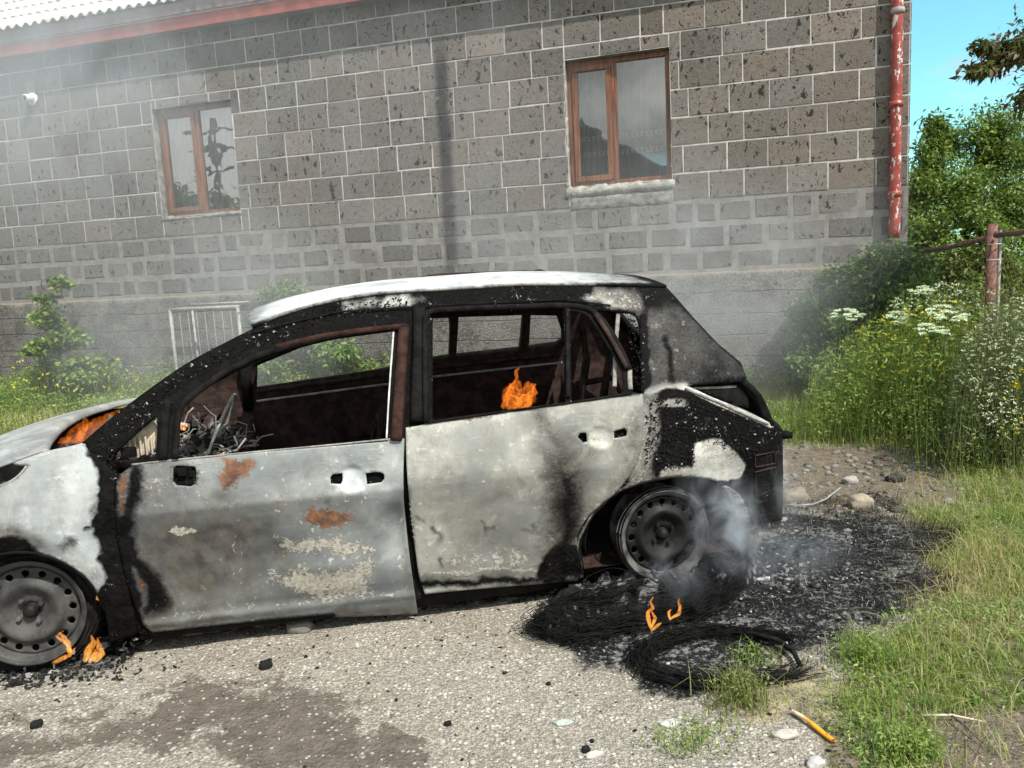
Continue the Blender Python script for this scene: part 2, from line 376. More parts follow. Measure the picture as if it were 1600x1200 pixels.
M['rustiron'] = simple('rusty_iron', (.16, .075, .055), .8, .4, 20, 0, .6, .004)
M['palepipe'] = simple('chipped_white_pipe', (.27, .265, .25), .7, .3, 20)
M['bark'] = simple('bark', (.10, .08, .06), .95, .35, 30, 0, .9, .01)
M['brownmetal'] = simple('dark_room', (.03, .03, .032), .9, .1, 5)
def mat_curtain():
    t = NT('net_curtain'); v = t.obj(); n = t.noise(t.scl(v, (30, 1, .6)), 1.5, 3); c = t.mix(t.step(n, .3, .7), (.36, .36, .35), (.62, .62, .60))
    return t.bsdf(c, .9)
M['curtain'] = mat_curtain()
def mat_glass():
    t = NT('window_glass'); f = t.n('ShaderNodeFresnel'); f.inputs[0].default_value = 1.5
    g = t.n('ShaderNodeBsdfGlossy'); g.inputs['Roughness'].default_value = .015; g.inputs['Color'].default_value = (.92, .95, .95, 1)
    tr = t.n('ShaderNodeBsdfTransparent'); tr.inputs[0].default_value = (.62, .64, .62, 1)
    v = t.obj(); nb = t.bump(t.noise(v, 2.6, 2), .10, .02); t.put(g.inputs['Normal'], nb)
    k = t.math('ADD', t.math('MULTIPLY', f.outputs[0], 1.6), .16, clamp=True)
    m_ = t.n('ShaderNodeMixShader'); t.put(m_.inputs[0], k); t.put(m_.inputs[1], tr.outputs[0]); t.put(m_.inputs[2], g.outputs[0]); t.put(t.out.inputs[0], m_.outputs[0])
    return t.m_
M['glass'] = mat_glass()
def mat_leaf(name, k=1.0, rough=.5):
    t = NT(name); a = t.attr('col'); v = t.obj(); n = t.noise(v, 6, 3)
    c = t.mix(t.step(n, .3, .7, 0, .6), a.outputs[0], t.mix(1.0, a.outputs[0], (.75, .9, .7), 'MULTIPLY'))
    b = t.n('ShaderNodeBsdfPrincipled'); t.put(b.inputs['Base Color'], c); b.inputs['Roughness'].default_value = rough; b.inputs['Specular IOR Level'].default_value = .35
    tl = t.n('ShaderNodeBsdfTranslucent'); t.put(tl.inputs[0], t.mix(1.0, c, (1.3, 1.5, .6), 'MULTIPLY'))
    m_ = t.n('ShaderNodeMixShader'); m_.inputs[0].default_value = .28*k; t.put(m_.inputs[1], b.outputs[0]); t.put(m_.inputs[2], tl.outputs[0]); t.put(t.out.inputs[0], m_.outputs[0])
    return t.m_
M['leaf'] = mat_leaf('leaf'); M['grass'] = mat_leaf('grass_blade', 1.2, .6); M['petal'] = mat_leaf('petal', .8, .8)
def mat_col(name, rough=.9, bump=.4):
    t = NT(name); a = t.attr('col'); v = t.obj(); n = t.noise(v, 60, 4)
    return t.bsdf(t.mix(t.step(n, .3, .7, 0, .5), a.outputs[0], t.mix(1.0, a.outputs[0], (.6, .6, .6), 'MULTIPLY')), rough, 0, t.bump(n, bump, .004), .2)
M['vcol'] = mat_col('stone_and_debris')
def mat_flame():
    t = NT('flame'); v = t.obj(); a = t.attr('col'); n = t.noise(t.scl(v, (1, 1, .40)), 36, 3, .55, 1.4)
    lw = t.n('ShaderNodeLayerWeight'); lw.inputs[0].default_value = .5
    f = t.step(lw.outputs[1], .95, .10); k = t.math('MULTIPLY', t.math('ADD', f, t.math('MULTIPLY', t.math('SUBTRACT', n, .5), 1.3)), 1.0, clamp=True)
    c = t.mix(t.step(k, .15, .70), (.90, .05, .004), (1.0, .21, .018)); c = t.mix(t.math('MULTIPLY', a.outputs[3], t.step(k, .55, .95)), c, (1.0, .55, .10))
    e = t.n('ShaderNodeEmission'); t.put(e.inputs[0], c); t.put(e.inputs[1], t.math('MULTIPLY', t.math('MULTIPLY', t.math('POWER', f, 1.3), t.step(n, .30, .60, .12, 1.0)), a.outputs[0]))
    tr = t.n('ShaderNodeBsdfTransparent'); m_ = t.n('ShaderNodeAddShader'); t.put(m_.inputs[0], tr.outputs[0]); t.put(m_.inputs[1], e.outputs[0]); t.put(t.out.inputs[0], m_.outputs[0]); return t.m_
M['flame'] = mat_flame()

#%%GROUND
# ------------------------------------------------------------------ ground
BURN = [(845,905),(852,985),(905,1045),(1000,1045),(1020,1085),(1085,1092),(1180,1050),(1270,1010),(1370,985),(1440,900),(1440,835),(1390,795),(1290,790),(1215,815),(1060,840),(900,880)]
BURN_F = [(-120,1075),(60,1065),(150,1048),(215,1020),(250,985),(180,930),(-120,960)]
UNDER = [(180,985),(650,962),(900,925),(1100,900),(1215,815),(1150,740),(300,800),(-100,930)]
DAMP = [[(240,1075),(330,1060),(440,1075),(480,1065),(560,1100),(600,1150),(590,1210),(380,1210),(330,1160),(250,1170),(120,1190),(-40,1200),(-40,1150),(100,1150),(200,1120)],[(600,1120),(660,1130),(700,1180),(690,1210),(540,1210)],[(180,1100),(60,1150),(-20,1130),(80,1110)]]
def gfields(X, Y):
    P = np.stack([X, Y, np.zeros_like(X)], -1); px, py = proj(P)
    front = Y > 1.2; k0 = np.clip((py - 420) / 500, .2, 1)
    wob1 = fbm(X*2.2, Y*2.2, 0, 4, 71)-.5; wob2 = fbm(X*2.2+9, Y*2.2, 0, 4, 72)-.5
    def on(poly, w): return np.where(front, soft(px + wob1*70*k0, py + wob2*34*k0, poly, w*1.5), 0)
    k = np.clip((py - 420) / 500, .2, 1)
    j1 = 90*(fbm(X*5, Y*5, 0, 4, 81)-.5)*np.clip((px-1050)/200, 0, 1) + 16*(fbm(X*16, Y*16, 0, 2, 83)-.5); j2 = 60*(fbm(X*5, Y*5, 3, 4, 82)-.5)*np.clip((px-1050)/200, .15, 1)
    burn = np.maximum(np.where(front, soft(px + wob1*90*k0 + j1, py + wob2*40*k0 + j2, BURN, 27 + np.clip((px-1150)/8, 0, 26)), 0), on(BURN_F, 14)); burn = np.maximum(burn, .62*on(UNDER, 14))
    damp = np.maximum.reduce([on(d, 22) for d in DAMP])
    lush = np.maximum(on([(1165,560),(1700,560),(1700,735),(1600,740),(1480,735),(1420,700),(1225,690),(1160,650)], 10), on([(1380,760),(1480,730),(1700,720),(1700,1300),(1330,1300),(1290,1100),(1350,1020),(1440,960),(1470,860)], 22))
    lush = np.maximum(lush, on([(-300,600),(300,600),(290,640),(120,668),(-300,690)], 8)); lush = np.where(~front & (X > .9), .8, lush)
    lush = np.where((Y > 6.6) , 1.0, lush)
    bare = np.maximum(on([(1225,700),(1480,700),(1500,780),(1400,800),(1225,800)], 14), on([(1440,1120),(1540,1100),(1700,1110),(1700,1250),(1470,1250)], 14))
    dry = np.maximum(on([(1380,800),(1520,840),(1600,900),(1600,1000),(1440,1000),(1400,960),(1450,880)], 18), on([(1100,1060),(1290,1040),(1330,1120),(1180,1130)], 14))
    return burn, damp, lush, bare, dry, px, py
def gheight(X, Y, fields=None):
    near = np.clip(1.3 - np.hypot(X, Y-3) / 9, 0, 1)
    z = .05*(fbm(X*.5, Y*.5, 0, 3, 5) - .5) * np.clip((np.hypot(X+.3, Y-3.2)-1.9)/3, 0, 1)
    z = z + near * (.014*(fbm(X*5, Y*5, 0, 3, 1)-.5) + .009*(fbm(X*22, Y*22, 0, 3, 2)-.5))
    return z
def axis(lo, hi, f0, f1, d, g):
    a = list(np.arange(f0, f1, d)); s = d; x = a[-1]
    while x < hi: s *= g; x += s; a.append(x)
    b = []; s = d; x = f0
    while x > lo: s *= g; x -= s; b.append(x)
    return np.array(b[::-1] + a)
gx = axis(-90, 90, -2.6, 2.4, .017, 1.07); gy = axis(-60, 160, 1.85, 4.6, .017, 1.06)
GX, GY = np.meshgrid(gx, gy, indexing='xy')
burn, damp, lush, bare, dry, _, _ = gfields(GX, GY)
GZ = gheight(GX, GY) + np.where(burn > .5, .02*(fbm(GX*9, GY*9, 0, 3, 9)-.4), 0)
nx, ny = len(gx), len(gy); idx = np.arange(nx*ny).reshape(ny, nx)
GF = np.stack([idx[:-1, :-1], idx[:-1, 1:], idx[1:, 1:], idx[1:, :-1]], -1).reshape(-1, 4)
def mat_ground():
    t = NT('gravel_ground'); v = t.obj(); a = t.attr('col'); s3 = t.n('ShaderNodeSeparateColor'); t.put(s3.inputs[0], a.outputs[0])
    dryf = t.attr('dry').outputs[0]
    n1 = t.noise(v, 2.2, 5, .6); n2 = t.noise(v, 13, 6, .7); n3 = t.noise(v, 70, 4, .7)
    cell = t.n('ShaderNodeTexVoronoi'); t.put(cell.inputs['Vector'], t.scl(v, (1, 1, 1))); cell.inputs['Scale'].default_value = 130
    cc = t.n('ShaderNodeSeparateColor'); t.put(cc.inputs[0], cell.outputs['Color'])
    cell2 = t.n('ShaderNodeTexVoronoi'); t.put(cell2.inputs['Vector'], v); cell2.inputs['Scale'].default_value = 60
    c2 = t.n('ShaderNodeSeparateColor'); t.put(c2.inputs[0], cell2.outputs['Color'])
    grav = t.mix(cc.outputs[0], (.22, .20, .165), (.46, .425, .36))
    grav = t.mix(t.step(cell.outputs[0], .35, .75, 0, .7), grav, (.16, .145, .125))
    grav = t.mix(t.math('MULTIPLY', t.math('GREATER_THAN', c2.outputs[0], .78), t.step(cell2.outputs[0], .45, .3)), grav, (.56, .53, .47))
    grav = t.mix(t.step(n1, .35, .7, 0, .5), grav, t.mix(1.0, grav, (.80, .76, .70), 'MULTIPLY'))
    dirt = t.mix(t.step(n2, .3, .7), (.075, .062, .050), (.145, .122, .098)); dirt = t.mix(t.math('MULTIPLY', t.math('GREATER_THAN', c2.outputs[1], .86), t.step(cell2.outputs[0], .42, .28)), dirt, (.40, .37, .33))
    edge = t.math('ADD', t.math('MULTIPLY', t.math('SUBTRACT', n2, .5), 1.3), t.math('MULTIPLY', t.math('SUBTRACT', n3, .5), .5))
    edge = t.math('ADD', edge, t.math('MULTIPLY', t.math('SUBTRACT', t.noise(v, 4.5, 4), .5), .9))
    damp = t.step(t.math('ADD', t.math('MULTIPLY', s3.outputs[1], .86), t.math('ADD', edge, t.math('MULTIPLY', t.math('SUBTRACT', t.noise(v, 9, 6, .75, .6), .5), 1.5))), .36, .62)
    c = t.mix(t.math('MULTIPLY', damp, .92), grav, dirt)
    soil = t.mix(t.step(n2, .3, .7), (.095, .076, .056), (.19, .155, .115)); soil = t.mix(t.step(n3, .55, .7), soil, (.30, .26, .20))
    straw = t.mix(t.step(n3, .35, .6), (.26, .215, .12), (.42, .36, .22))
    green = t.mix(t.step(n2, .4, .65), (.075, .085, .030), (.14, .13, .055))
    c = t.mix(t.step(t.math('ADD', s3.outputs[2], t.math('MULTIPLY', edge, .5)), .35, .65), c, t.mix(t.math('MAXIMUM', t.step(n2, .45, .6), t.step(a.outputs[3], .3, .6)), green, soil))
    c = t.mix(t.math('MULTIPLY', t.step(t.math('ADD', dryf, t.math('MULTIPLY', edge, .9)), .35, .8), .75), c, t.mix(t.step(n2, .42, .62), soil, straw))
    b = t.step(t.math('ADD', s3.outputs[0], t.math('MULTIPLY', edge, .75)), .30, .70)
    lig = t.noise(v, 3.2, 4, .6); ash = t.mix(t.step(t.math('ADD', t.noise(v, 34, 5, .75), t.math('MULTIPLY', t.math('SUBTRACT', lig, .5), .6)), .50, .66), (.008, .008, .008), (.19, .187, .178)); ash = t.mix(t.step(t.noise(v, 90, 4, .7), .60, .68), ash, (.32, .32, .31))
    c = t.mix(b, c, ash)
    h = t.math('ADD', t.math('MULTIPLY', t.math('SUBTRACT', 1.0, cell.outputs[0]), .6), t.math('ADD', t.math('MULTIPLY', n2, 1.2), t.math('MULTIPLY', t.math('SUBTRACT', .6, cell2.outputs[0]), .8)))
    return t.bsdf(c, .93, 0, t.bump(t.math('ADD', h, t.math('MULTIPLY', n3, .6)), .75, .010), .15)
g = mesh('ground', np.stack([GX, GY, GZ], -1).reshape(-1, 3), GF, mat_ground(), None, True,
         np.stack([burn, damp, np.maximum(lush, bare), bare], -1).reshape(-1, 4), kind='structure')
a_ = g.data.attributes.new('dry', 'FLOAT', 'POINT'); a_.data.foreach_set('value', dry.astype(np.float32).ravel())

# ------------------------------------------------------------------ stones
def rocks(name, P, S, C, mat, flat=.6, seed=0, **k):
    """many small stones in one mesh: low icosahedra squashed and turned"""
    ph = (1+5**.5)/2
    iv = np.array([(-1,ph,0),(1,ph,0),(-1,-ph,0),(1,-ph,0),(0,-1,ph),(0,1,ph),(0,-1,-ph),(0,1,-ph),(ph,0,-1),(ph,0,1),(-ph,0,-1),(-ph,0,1)]) / 1.9
    fv = np.array([(0,11,5),(0,5,1),(0,1,7),(0,7,10),(0,10,11),(1,5,9),(5,11,4),(11,10,2),(10,7,6),(7,1,8),(3,9,4),(3,4,2),(3,2,6),(3,6,8),(3,8,9),(4,9,5),(2,4,11),(6,2,10),(8,6,7),(9,8,1)])
    r = np.random.default_rng(seed); n = len(P)
    V = iv[None] * (1 + r.uniform(-.28, .28, (n, 12, 1))) * (np.asarray(S)[:, None, None] * np.stack([r.uniform(.8, 1.5, n), r.uniform(.6, 1.0, n), r.uniform(.35, .8, n)*flat*1.5], -1)[:, None])
    a = r.uniform(0, 6.28, n); ca, sa = np.cos(a)[:, None], np.sin(a)[:, None]
    V = np.stack([V[..., 0]*ca - V[..., 1]*sa, V[..., 0]*sa + V[..., 1]*ca, V[..., 2]], -1) + np.asarray(P)[:, None]
    F = (fv[None] + (np.arange(n)*12)[:, None, None]).reshape(-1, 3)
    return mesh(name, V.reshape(-1, 3), F, mat, None, False, np.repeat(np.asarray(C), 12, 0), **k)
def gpts(n, x0, x1, y0, y1): return RNG.uniform(x0, x1, n), RNG.uniform(y0, y1, n)
X, Y = gpts(30000, -2.6, 3.2, 1.8, 5.2); b_, d_, l_, ba_, dr_, px_, py_ = gfields(X, Y)
keep = (RNG.random(len(X)) < np.clip(1 - 1.0*l_ - .7*b_ - .85*d_ + .6*ba_, .03, 1)) & (px_ > -60) & (px_ < 1660)
X, Y, b_ = X[keep], Y[keep], b_[keep]; n = len(X)
S = .0022 + .0036*RNG.random(n)**4 + .008*(RNG.random(n) < .006)
tone = (.16 + .30*RNG.random(n)**1.6)[:, None] * np.array([1, .94, .83]); tone = np.where((RNG.random(n) < .10)[:, None], tone*.25, tone); tone = np.where((b_ > .5)[:, None], tone*.35, tone)
rocks('gravel', np.stack([X, Y, gheight(X, Y) + S*.25], 1), S, tone, M['vcol'], .7, 3, kind='stuff')
X, Y = gpts(1100, 1.2, 2.9, 3.4, 6.4); b_, d_, l_, ba_, dr_, px_, py_ = gfields(X, Y)
k_ = (ba_ > .3) | (RNG.random(1100) < .06); X, Y = X[k_], Y[k_]; n = len(X); S = .006 + .030*RNG.random(n)**3
rocks('rubble', np.stack([X, Y, gheight(X, Y) + S*.1], 1), S, RNG.uniform(.09, .28, n)[:, None]*np.array([1, .92, .80]), M['vcol'], .6, 5, kind='stuff')
# charred crumbs strewn over the road and the ash
X, Y = gpts(9000, -2.4, 2.6, 2.0, 4.8); b_, d_, l_, ba_, dr_, px_, py_ = gfields(X, Y)
k_ = RNG.random(9000) < np.where(b_ > .35, .70, .012); X, Y, b_ = X[k_], Y[k_], b_[k_]; n = len(X); S = RNG.uniform(.0025, .0075, n)
rocks('charred_crumbs', np.stack([X, Y, gheight(X, Y) + S*.6 + .006*(b_ > .35)], 1), S, np.where(RNG.random(n)[:, None] < .13, .40, .015)*np.ones((n, 3)), M['vcol'], .8, 6, kind='stuff')
X, Y = gpts(900, -2.2, 1.3, 2.0, 3.4); b_, d_, l_, ba_, dr_, px_, py_ = gfields(X, Y); k_ = (RNG.random(900) < np.clip(.10 + .9*np.exp(-((Y-3.0)/.35)**2), 0, 1)) & (b_ < .5); X, Y = X[k_], Y[k_]; n = len(X); S = .003 + .007*RNG.random(n)**3
rocks('charred_crumbs', np.stack([X, Y, gheight(X, Y) + S*.4], 1), S, np.where(RNG.random(n)[:, None] < .2, .30, .02)*np.ones((n, 3)), M['vcol'], .5, 16, kind='stuff')
# stones and lumps one can point at
def stone(name, x, y, size, col, label, cat='stone', sz=(1, .7, .55), z=0.0, rz=.3, seed=1, group=None):
    p = ground_at(x, y, z); r = np.random.default_rng(seed); u_, v_ = 14, 9; V = []; F = []
    for j in range(v_+1):
        for i in range(u_):
            th = math.pi*j/v_; ph = 2*math.pi*i/u_; d = np.array([math.sin(th)*math.cos(ph), math.sin(th)*math.sin(ph), math.cos(th)])
            k = .62 + .9*float(fbm(d[0]*2.2+seed*7, d[1]*2.2, d[2]*2.2, 4, seed)); d = np.sign(d)*np.abs(d)**.75
            V.append(d*k*.5*np.array(sz)*size)
    for j in range(v_):
        for i in range(u_): F.append((j*u_+i, j*u_+(i+1) % u_, (j+1)*u_+(i+1) % u_, (j+1)*u_+i))
    V = np.array(V); c = np.tile(np.array(col), (len(V), 1)) * (.8+.4*r.random((len(V), 1)))
    o = mesh(name, V, F, M['vcol'], None, True, c, label=label, cat=cat, group=group); o.location = (p[0], p[1], gheight(p[0], p[1]) + sz[2]*size*.28); o.rotation_euler = (0, 0, rz); return o
stone('stone', 1240, 784, .17, (.22, .19, .14), 'tan stone touching the rear end of the burnt car', sz=(1.1, .6, .6), seed=2)
stone('stone', 1345, 792, .13, (.30, .26, .20), 'pale angular stone at the far edge of the burnt ground', sz=(1.2, .7, .6), seed=3)
stone('stone', 1328, 757, .10, (.34, .33, .32), 'round grey stone on the bare soil beyond the white cable', seed=4)
stone('stone', 1400, 752, .11, (.06, .055, .05), 'blackened stone on the bare soil near the grass', seed=5)
stone('stone', 170, 640, .62, (.36, .31, .26), 'long flat pinkish slab lying in the weeds beyond the bonnet', 'slab', sz=(1.4, .5, .35), seed=6, rz=-.25)
stone('stone', 470, 985, .10, (.20, .19, .17), 'rounded grey stone under the front door sill', seed=7)
stone('stone', 1228, 1152, .07, (.48, .44, .38), 'flat cream pebble left of the orange plastic strip', 'pebble', sz=(1.1, .6, .3), seed=8)
stone('stone', 928, 1180, .045, (.50, .47, .43), 'small white pebble at the bottom centre of the gravel', 'pebble', sz=(1.2, .5, .4), seed=9)
stone('stone', 1275, 1195, .05, (.46, .45, .42), 'rounded pale pebble at the bottom edge below the orange strip', 'pebble', seed=10)
stone('stone', 880, 1132, .045, (.42, .46, .42), 'greenish pebble on the gravel below the wire heap', 'pebble', sz=(1.2, .7, .3), seed=11)
stone('stone', 1047, 1132, .05, (.50, .49, .46), 'flat white pebble below the looped wire ring', 'pebble', sz=(1.2, .7, .3), seed=12)
for x, y, s, lab in ((415, 1042, .075, 'charred lump with splinters on the gravel below the front door'), (857, 1070, .026, 'small black lump left of the looped wire ring'), (700, 1133, .035, 'black crumb with flakes right of the damp patch'), (478, 1028, .022, 'black crumb just right of the larger charred lump'), (925, 1157, .022, 'black cinder near the lower middle of the gravel'), (58, 1137, .055, 'black cinder at the lower left on the damp soil'), (915, 1172, .04, 'flat dark flake at the lower middle of the gravel')):
    stone('charred_lump', x, y, s*.55, (.012, .012, .012), lab, 'cinder', sz=(1.1, .9, .9), seed=int(x))

#%%BUILDING
# ------------------------------------------------------------------ the stone building
BLD = empty('stone_building', (WP[0], WP[1], 0), math.atan2(WD[1], WD[0]), label='grey brown tuff block building with white joints behind the burnt car', cat='building')
S0, S1 = -13.0, 0.907
def tilt(s): return -.0062 * s
WINS = [(-2.604, -1.452, 2.445, 3.835, 'right'), (-8.17, -6.96, 2.505, 3.905, 'left')]
TOP = 5.9
# wall core as a mortar sheet with window openings (grid of strips), returned at the corner
def cut_sheet(name, xs, zs, y, holes, mat, parent):
    V = []; F = []; ix = {}
    def vid(i, j):
        if (i, j) not in ix: ix[(i, j)] = len(V); V.append((xs[i], y, zs[j]))
        return ix[(i, j)]
    for i in range(len(xs)-1):
        for j in range(len(zs)-1):
            cx, cz = (xs[i]+xs[i+1])/2, (zs[j]+zs[j+1])/2
            if any(a < cx < b and c < cz < d for a, b, c, d in holes): continue
            F.append((vid(i, j), vid(i+1, j), vid(i+1, j+1), vid(i, j+1)))
    return V, F
EAVE = 4.74
xs = sorted({S0, S1, *[w[0] for w in WINS], *[w[1] for w in WINS]}); zs = sorted({-.2, 1.30, EAVE+.15, *[w[2] for w in WINS], *[w[3] for w in WINS]})
V, F = cut_sheet('wall', xs, zs, 0, [w[:4] for w in WINS], None, None)
k0 = len(V); V += [(S1, 0, -.2), (S1, 7, -.2), (S1, 7, EAVE+.15), (S1, 0, EAVE+.15)]; F.append((k0, k0+1, k0+2, k0+3))
V3 = []; F3 = []
for a, b, c, d, _ in WINS:                     # reveals
    k = len(V3); V3 += [(a, 0, c), (b, 0, c), (b, 0, d), (a, 0, d), (a, .17, c), (b, .17, c), (b, .17, d), (a, .17, d)]
    F3 += [(k, k+1, k+5, k+4), (k+1, k+2, k+6, k+5), (k+2, k+3, k+7, k+6), (k+3, k, k+4, k+7)]
mesh('wall', V, F, M['mortar'], BLD, False)
mesh('window_reveal', V3, F3, M['render_dark'], BLD, False, kind='stuff')
# blocks
def block_mesh(a, b, c, d, proud, depth, r, col, curve=.008, y0=0.0):
    bev = curve
    j = lambda: r.uniform(-.45, .45)*curve
    fr = [(a+bev+j(), c+bev+j()), (b-bev+j(), c+bev+j()), (b-bev+j(), d-bev+j()), (a+bev+j(), d-bev+j())]
    ou = [(x_+r.uniform(-.35, .35)*curve, z_+r.uniform(-.35, .35)*curve) for x_, z_ in ((a, c), (b, c), (b, d), (a, d))]
    m_ = [(x, z) for x, z in [((a+b)/2, (c+d)/2)]]
    V = [(x, y0+depth, z + tilt(x)) for x, z in ou] + [(x, y0-proud+bev*.6, z + tilt(x)) for x, z in ou] + [(x, y0-proud+r.uniform(-.0025, .0025), z + tilt(x)) for x, z in fr]
    F = [(8, 9, 10, 11)]
    for k in range(4):
        l = (k+1) % 4
        F += [(k, l, 4+l, 4+k), (4+k, 4+l, 8+l, 8+k)]
    C = [(*col, 1.0)]*8 + [(*col, .62)]*4
    # centre vertex so that the smear fades inwards
    V.append(((a+b)/2, y0-proud, (c+d)/2 + tilt((a+b)/2))); C.append((*col, .0)); F = F[1:] + [(8, 9, 12), (9, 10, 12), (10, 11, 12), (11, 8, 12)]
    return V, F, C
blocks = []; r_ = np.random.default_rng(11)
ledge = 1.405
zc = [ledge+.008, ledge+.262, ledge+.524, ledge+.786] + [ledge+.786+.2967*k for k in range(1, 10)]
zc[-1] = min(zc[-1], EAVE+.12)
def bcol(s, z):
    brown = np.clip(.42 + .055*s + .7*(r_.random()-.5), 0, 1) * (z > 2.0)
    base = np.array([.150, .138, .126]) * (1-brown) + np.array([.190, .148, .112]) * brown
    if r_.random() < .10: base = base*.75
    if r_.random() < .10: base = base * 1.25
    return base * r_.uniform(.62, .90) * np.array([.97, 1.0, 1.05])
for ci in range(len(zc)-1):
    low = ci < 3; gap = .014 if low else .0052
    x = S1 if not low else S1
    first = True
    while x > S0:
        w = r_.choice([.24, .38, .42, .44, .46], p=[.10, .2, .3, .25, .15]) if not first else (.30 if ci % 2 else .45)
        w *= r_.uniform(.96, 1.05); first = False
        z0_, z1_ = zc[ci], zc[ci+1]; rects = [(x-w, x, z0_, z1_)]
        for (wa, wb, wc, wd_, _) in WINS:
            tl = tilt((wa+wb)/2); wc, wd_ = wc-tl, wd_-tl; new = []
            for (a, b, c, d) in rects:
                if b <= wa or a >= wb or d <= wc or c >= wd_: new.append((a, b, c, d)); continue
                if a < wa: new.append((a, wa, c, d))
                if b > wb: new.append((wb, b, c, d))
                if d > wd_: new.append((max(a, wa), min(b, wb), wd_, d))
                if c < wc: new.append((max(a, wa), min(b, wb), c, wc))
            rects = new
        for a, b, c, d in rects:
            if b-a < .05 or d-c < .035: continue
            c += gap + r_.uniform(0, .003) + (r_.uniform(0, .02) if low else 0); d -= gap + r_.uniform(0, .003) + (r_.uniform(0, .02) if low else 0)
            if d-c > .02: blocks.append((a+gap+(r_.uniform(0, .02) if low else 0), b-gap-(r_.uniform(0, .02) if low else 0), c, d, low))
        x -= w
blocks.sort(key=lambda q: -((q[3]-q[2])*(q[1]-q[0]) / (11.9-q[0]*-1 if False else (8.2 - .28*q[0])**2)))
V2, F2, C2 = [], [], []
for i, (a, b, c, d, low) in enumerate(blocks):
    V, F, C = block_mesh(a, b, c, d, r_.uniform(.003, .008) if not low else r_.uniform(.001, .008), .01, r_, bcol((a+b)/2, c), .007 if not low else .016)
    if i < 300: mesh('stone_block', V, F, M['block'], BLD, False, C)
    else:
        k = sum(map(len, V2)); F2 += [[q+k for q in f] for f in F]; V2.append(V); C2 += C
mesh('stone_blocks', [p for q in V2 for p in q], F2, M['block'], BLD, False, C2, kind='stuff')
# plinth with uneven ledge, rough render under and round the windows
n_ = 260; X_ = np.linspace(S0, S1+.06, n_); rows = [(-.2, .075), (.25, .08), (.5, .075), (.8, .08), (1.1, .075), (1.33, .07), (1.385, .06), (1.40, .0)]
V = []; 
for z, y in rows:
    for x in X_: V.append((x, -y - .02*(float(vnoise(x*6, z*6, 0, 3))-.5)*(y > .01), z + tilt(x) + .012*(float(vnoise(x*9, z*3, 0, 4))-.5)))
F = [(j*n_+i, j*n_+i+1, (j+1)*n_+i+1, (j+1)*n_+i) for j in range(len(rows)-1) for i in range(n_-1)]
mesh('plinth', V, F, M['plinth'], BLD, True)
def rough_patch(name, a, b, c, d, dep, mat):
    nx_, nz_ = max(4, int((b-a)/.03)), max(4, int((d-c)/.03)); V = []; F = []
    for j in range(nz_+1):
        for i in range(nx_+1):
            u_, v_ = i/nx_, j/nz_; ed = min(u_, 1-u_)*(b-a), min(v_, 1-v_)*(d-c); e = min(1, min(ed)/.03)
            x = a+(b-a)*u_; z = c+(d-c)*v_; jx = .018*(float(vnoise(x*20, z*20, 1, 5))-.5)*(1-e)*2
            V.append((x + jx, -dep*e - .008*float(vnoise(x*25, z*25, 0, 2))*e + .004*(1-e), z + jx + tilt(x)*0))
    for j in range(nz_):
        for i in range(nx_): k = j*(nx_+1)+i; F.append((k, k+1, k+nx_+2, k+nx_+1))
    return mesh(name, V, F, mat, BLD, True)
rough_patch('cement_sill', -2.66, -1.42, 2.33, 2.445, .022, M['render'])
rough_patch('cement_patch', -2.60, -1.44, 2.17, 2.345, .010, M['render_dark'])
rough_patch('cement_sill', -8.22, -6.93, 2.44, 2.505, .014, M['render_dark'])
rough_patch('cement_edge', -2.645, -2.604, 2.44, 3.84, .010, M['render'])
rough_patch('cement_edge', -1.452, -1.430, 2.44, 3.30, .009, M['render'])
rough_patch('cement_edge', -8.205, -8.17, 2.50, 3.90, .010, M['render_dark'])
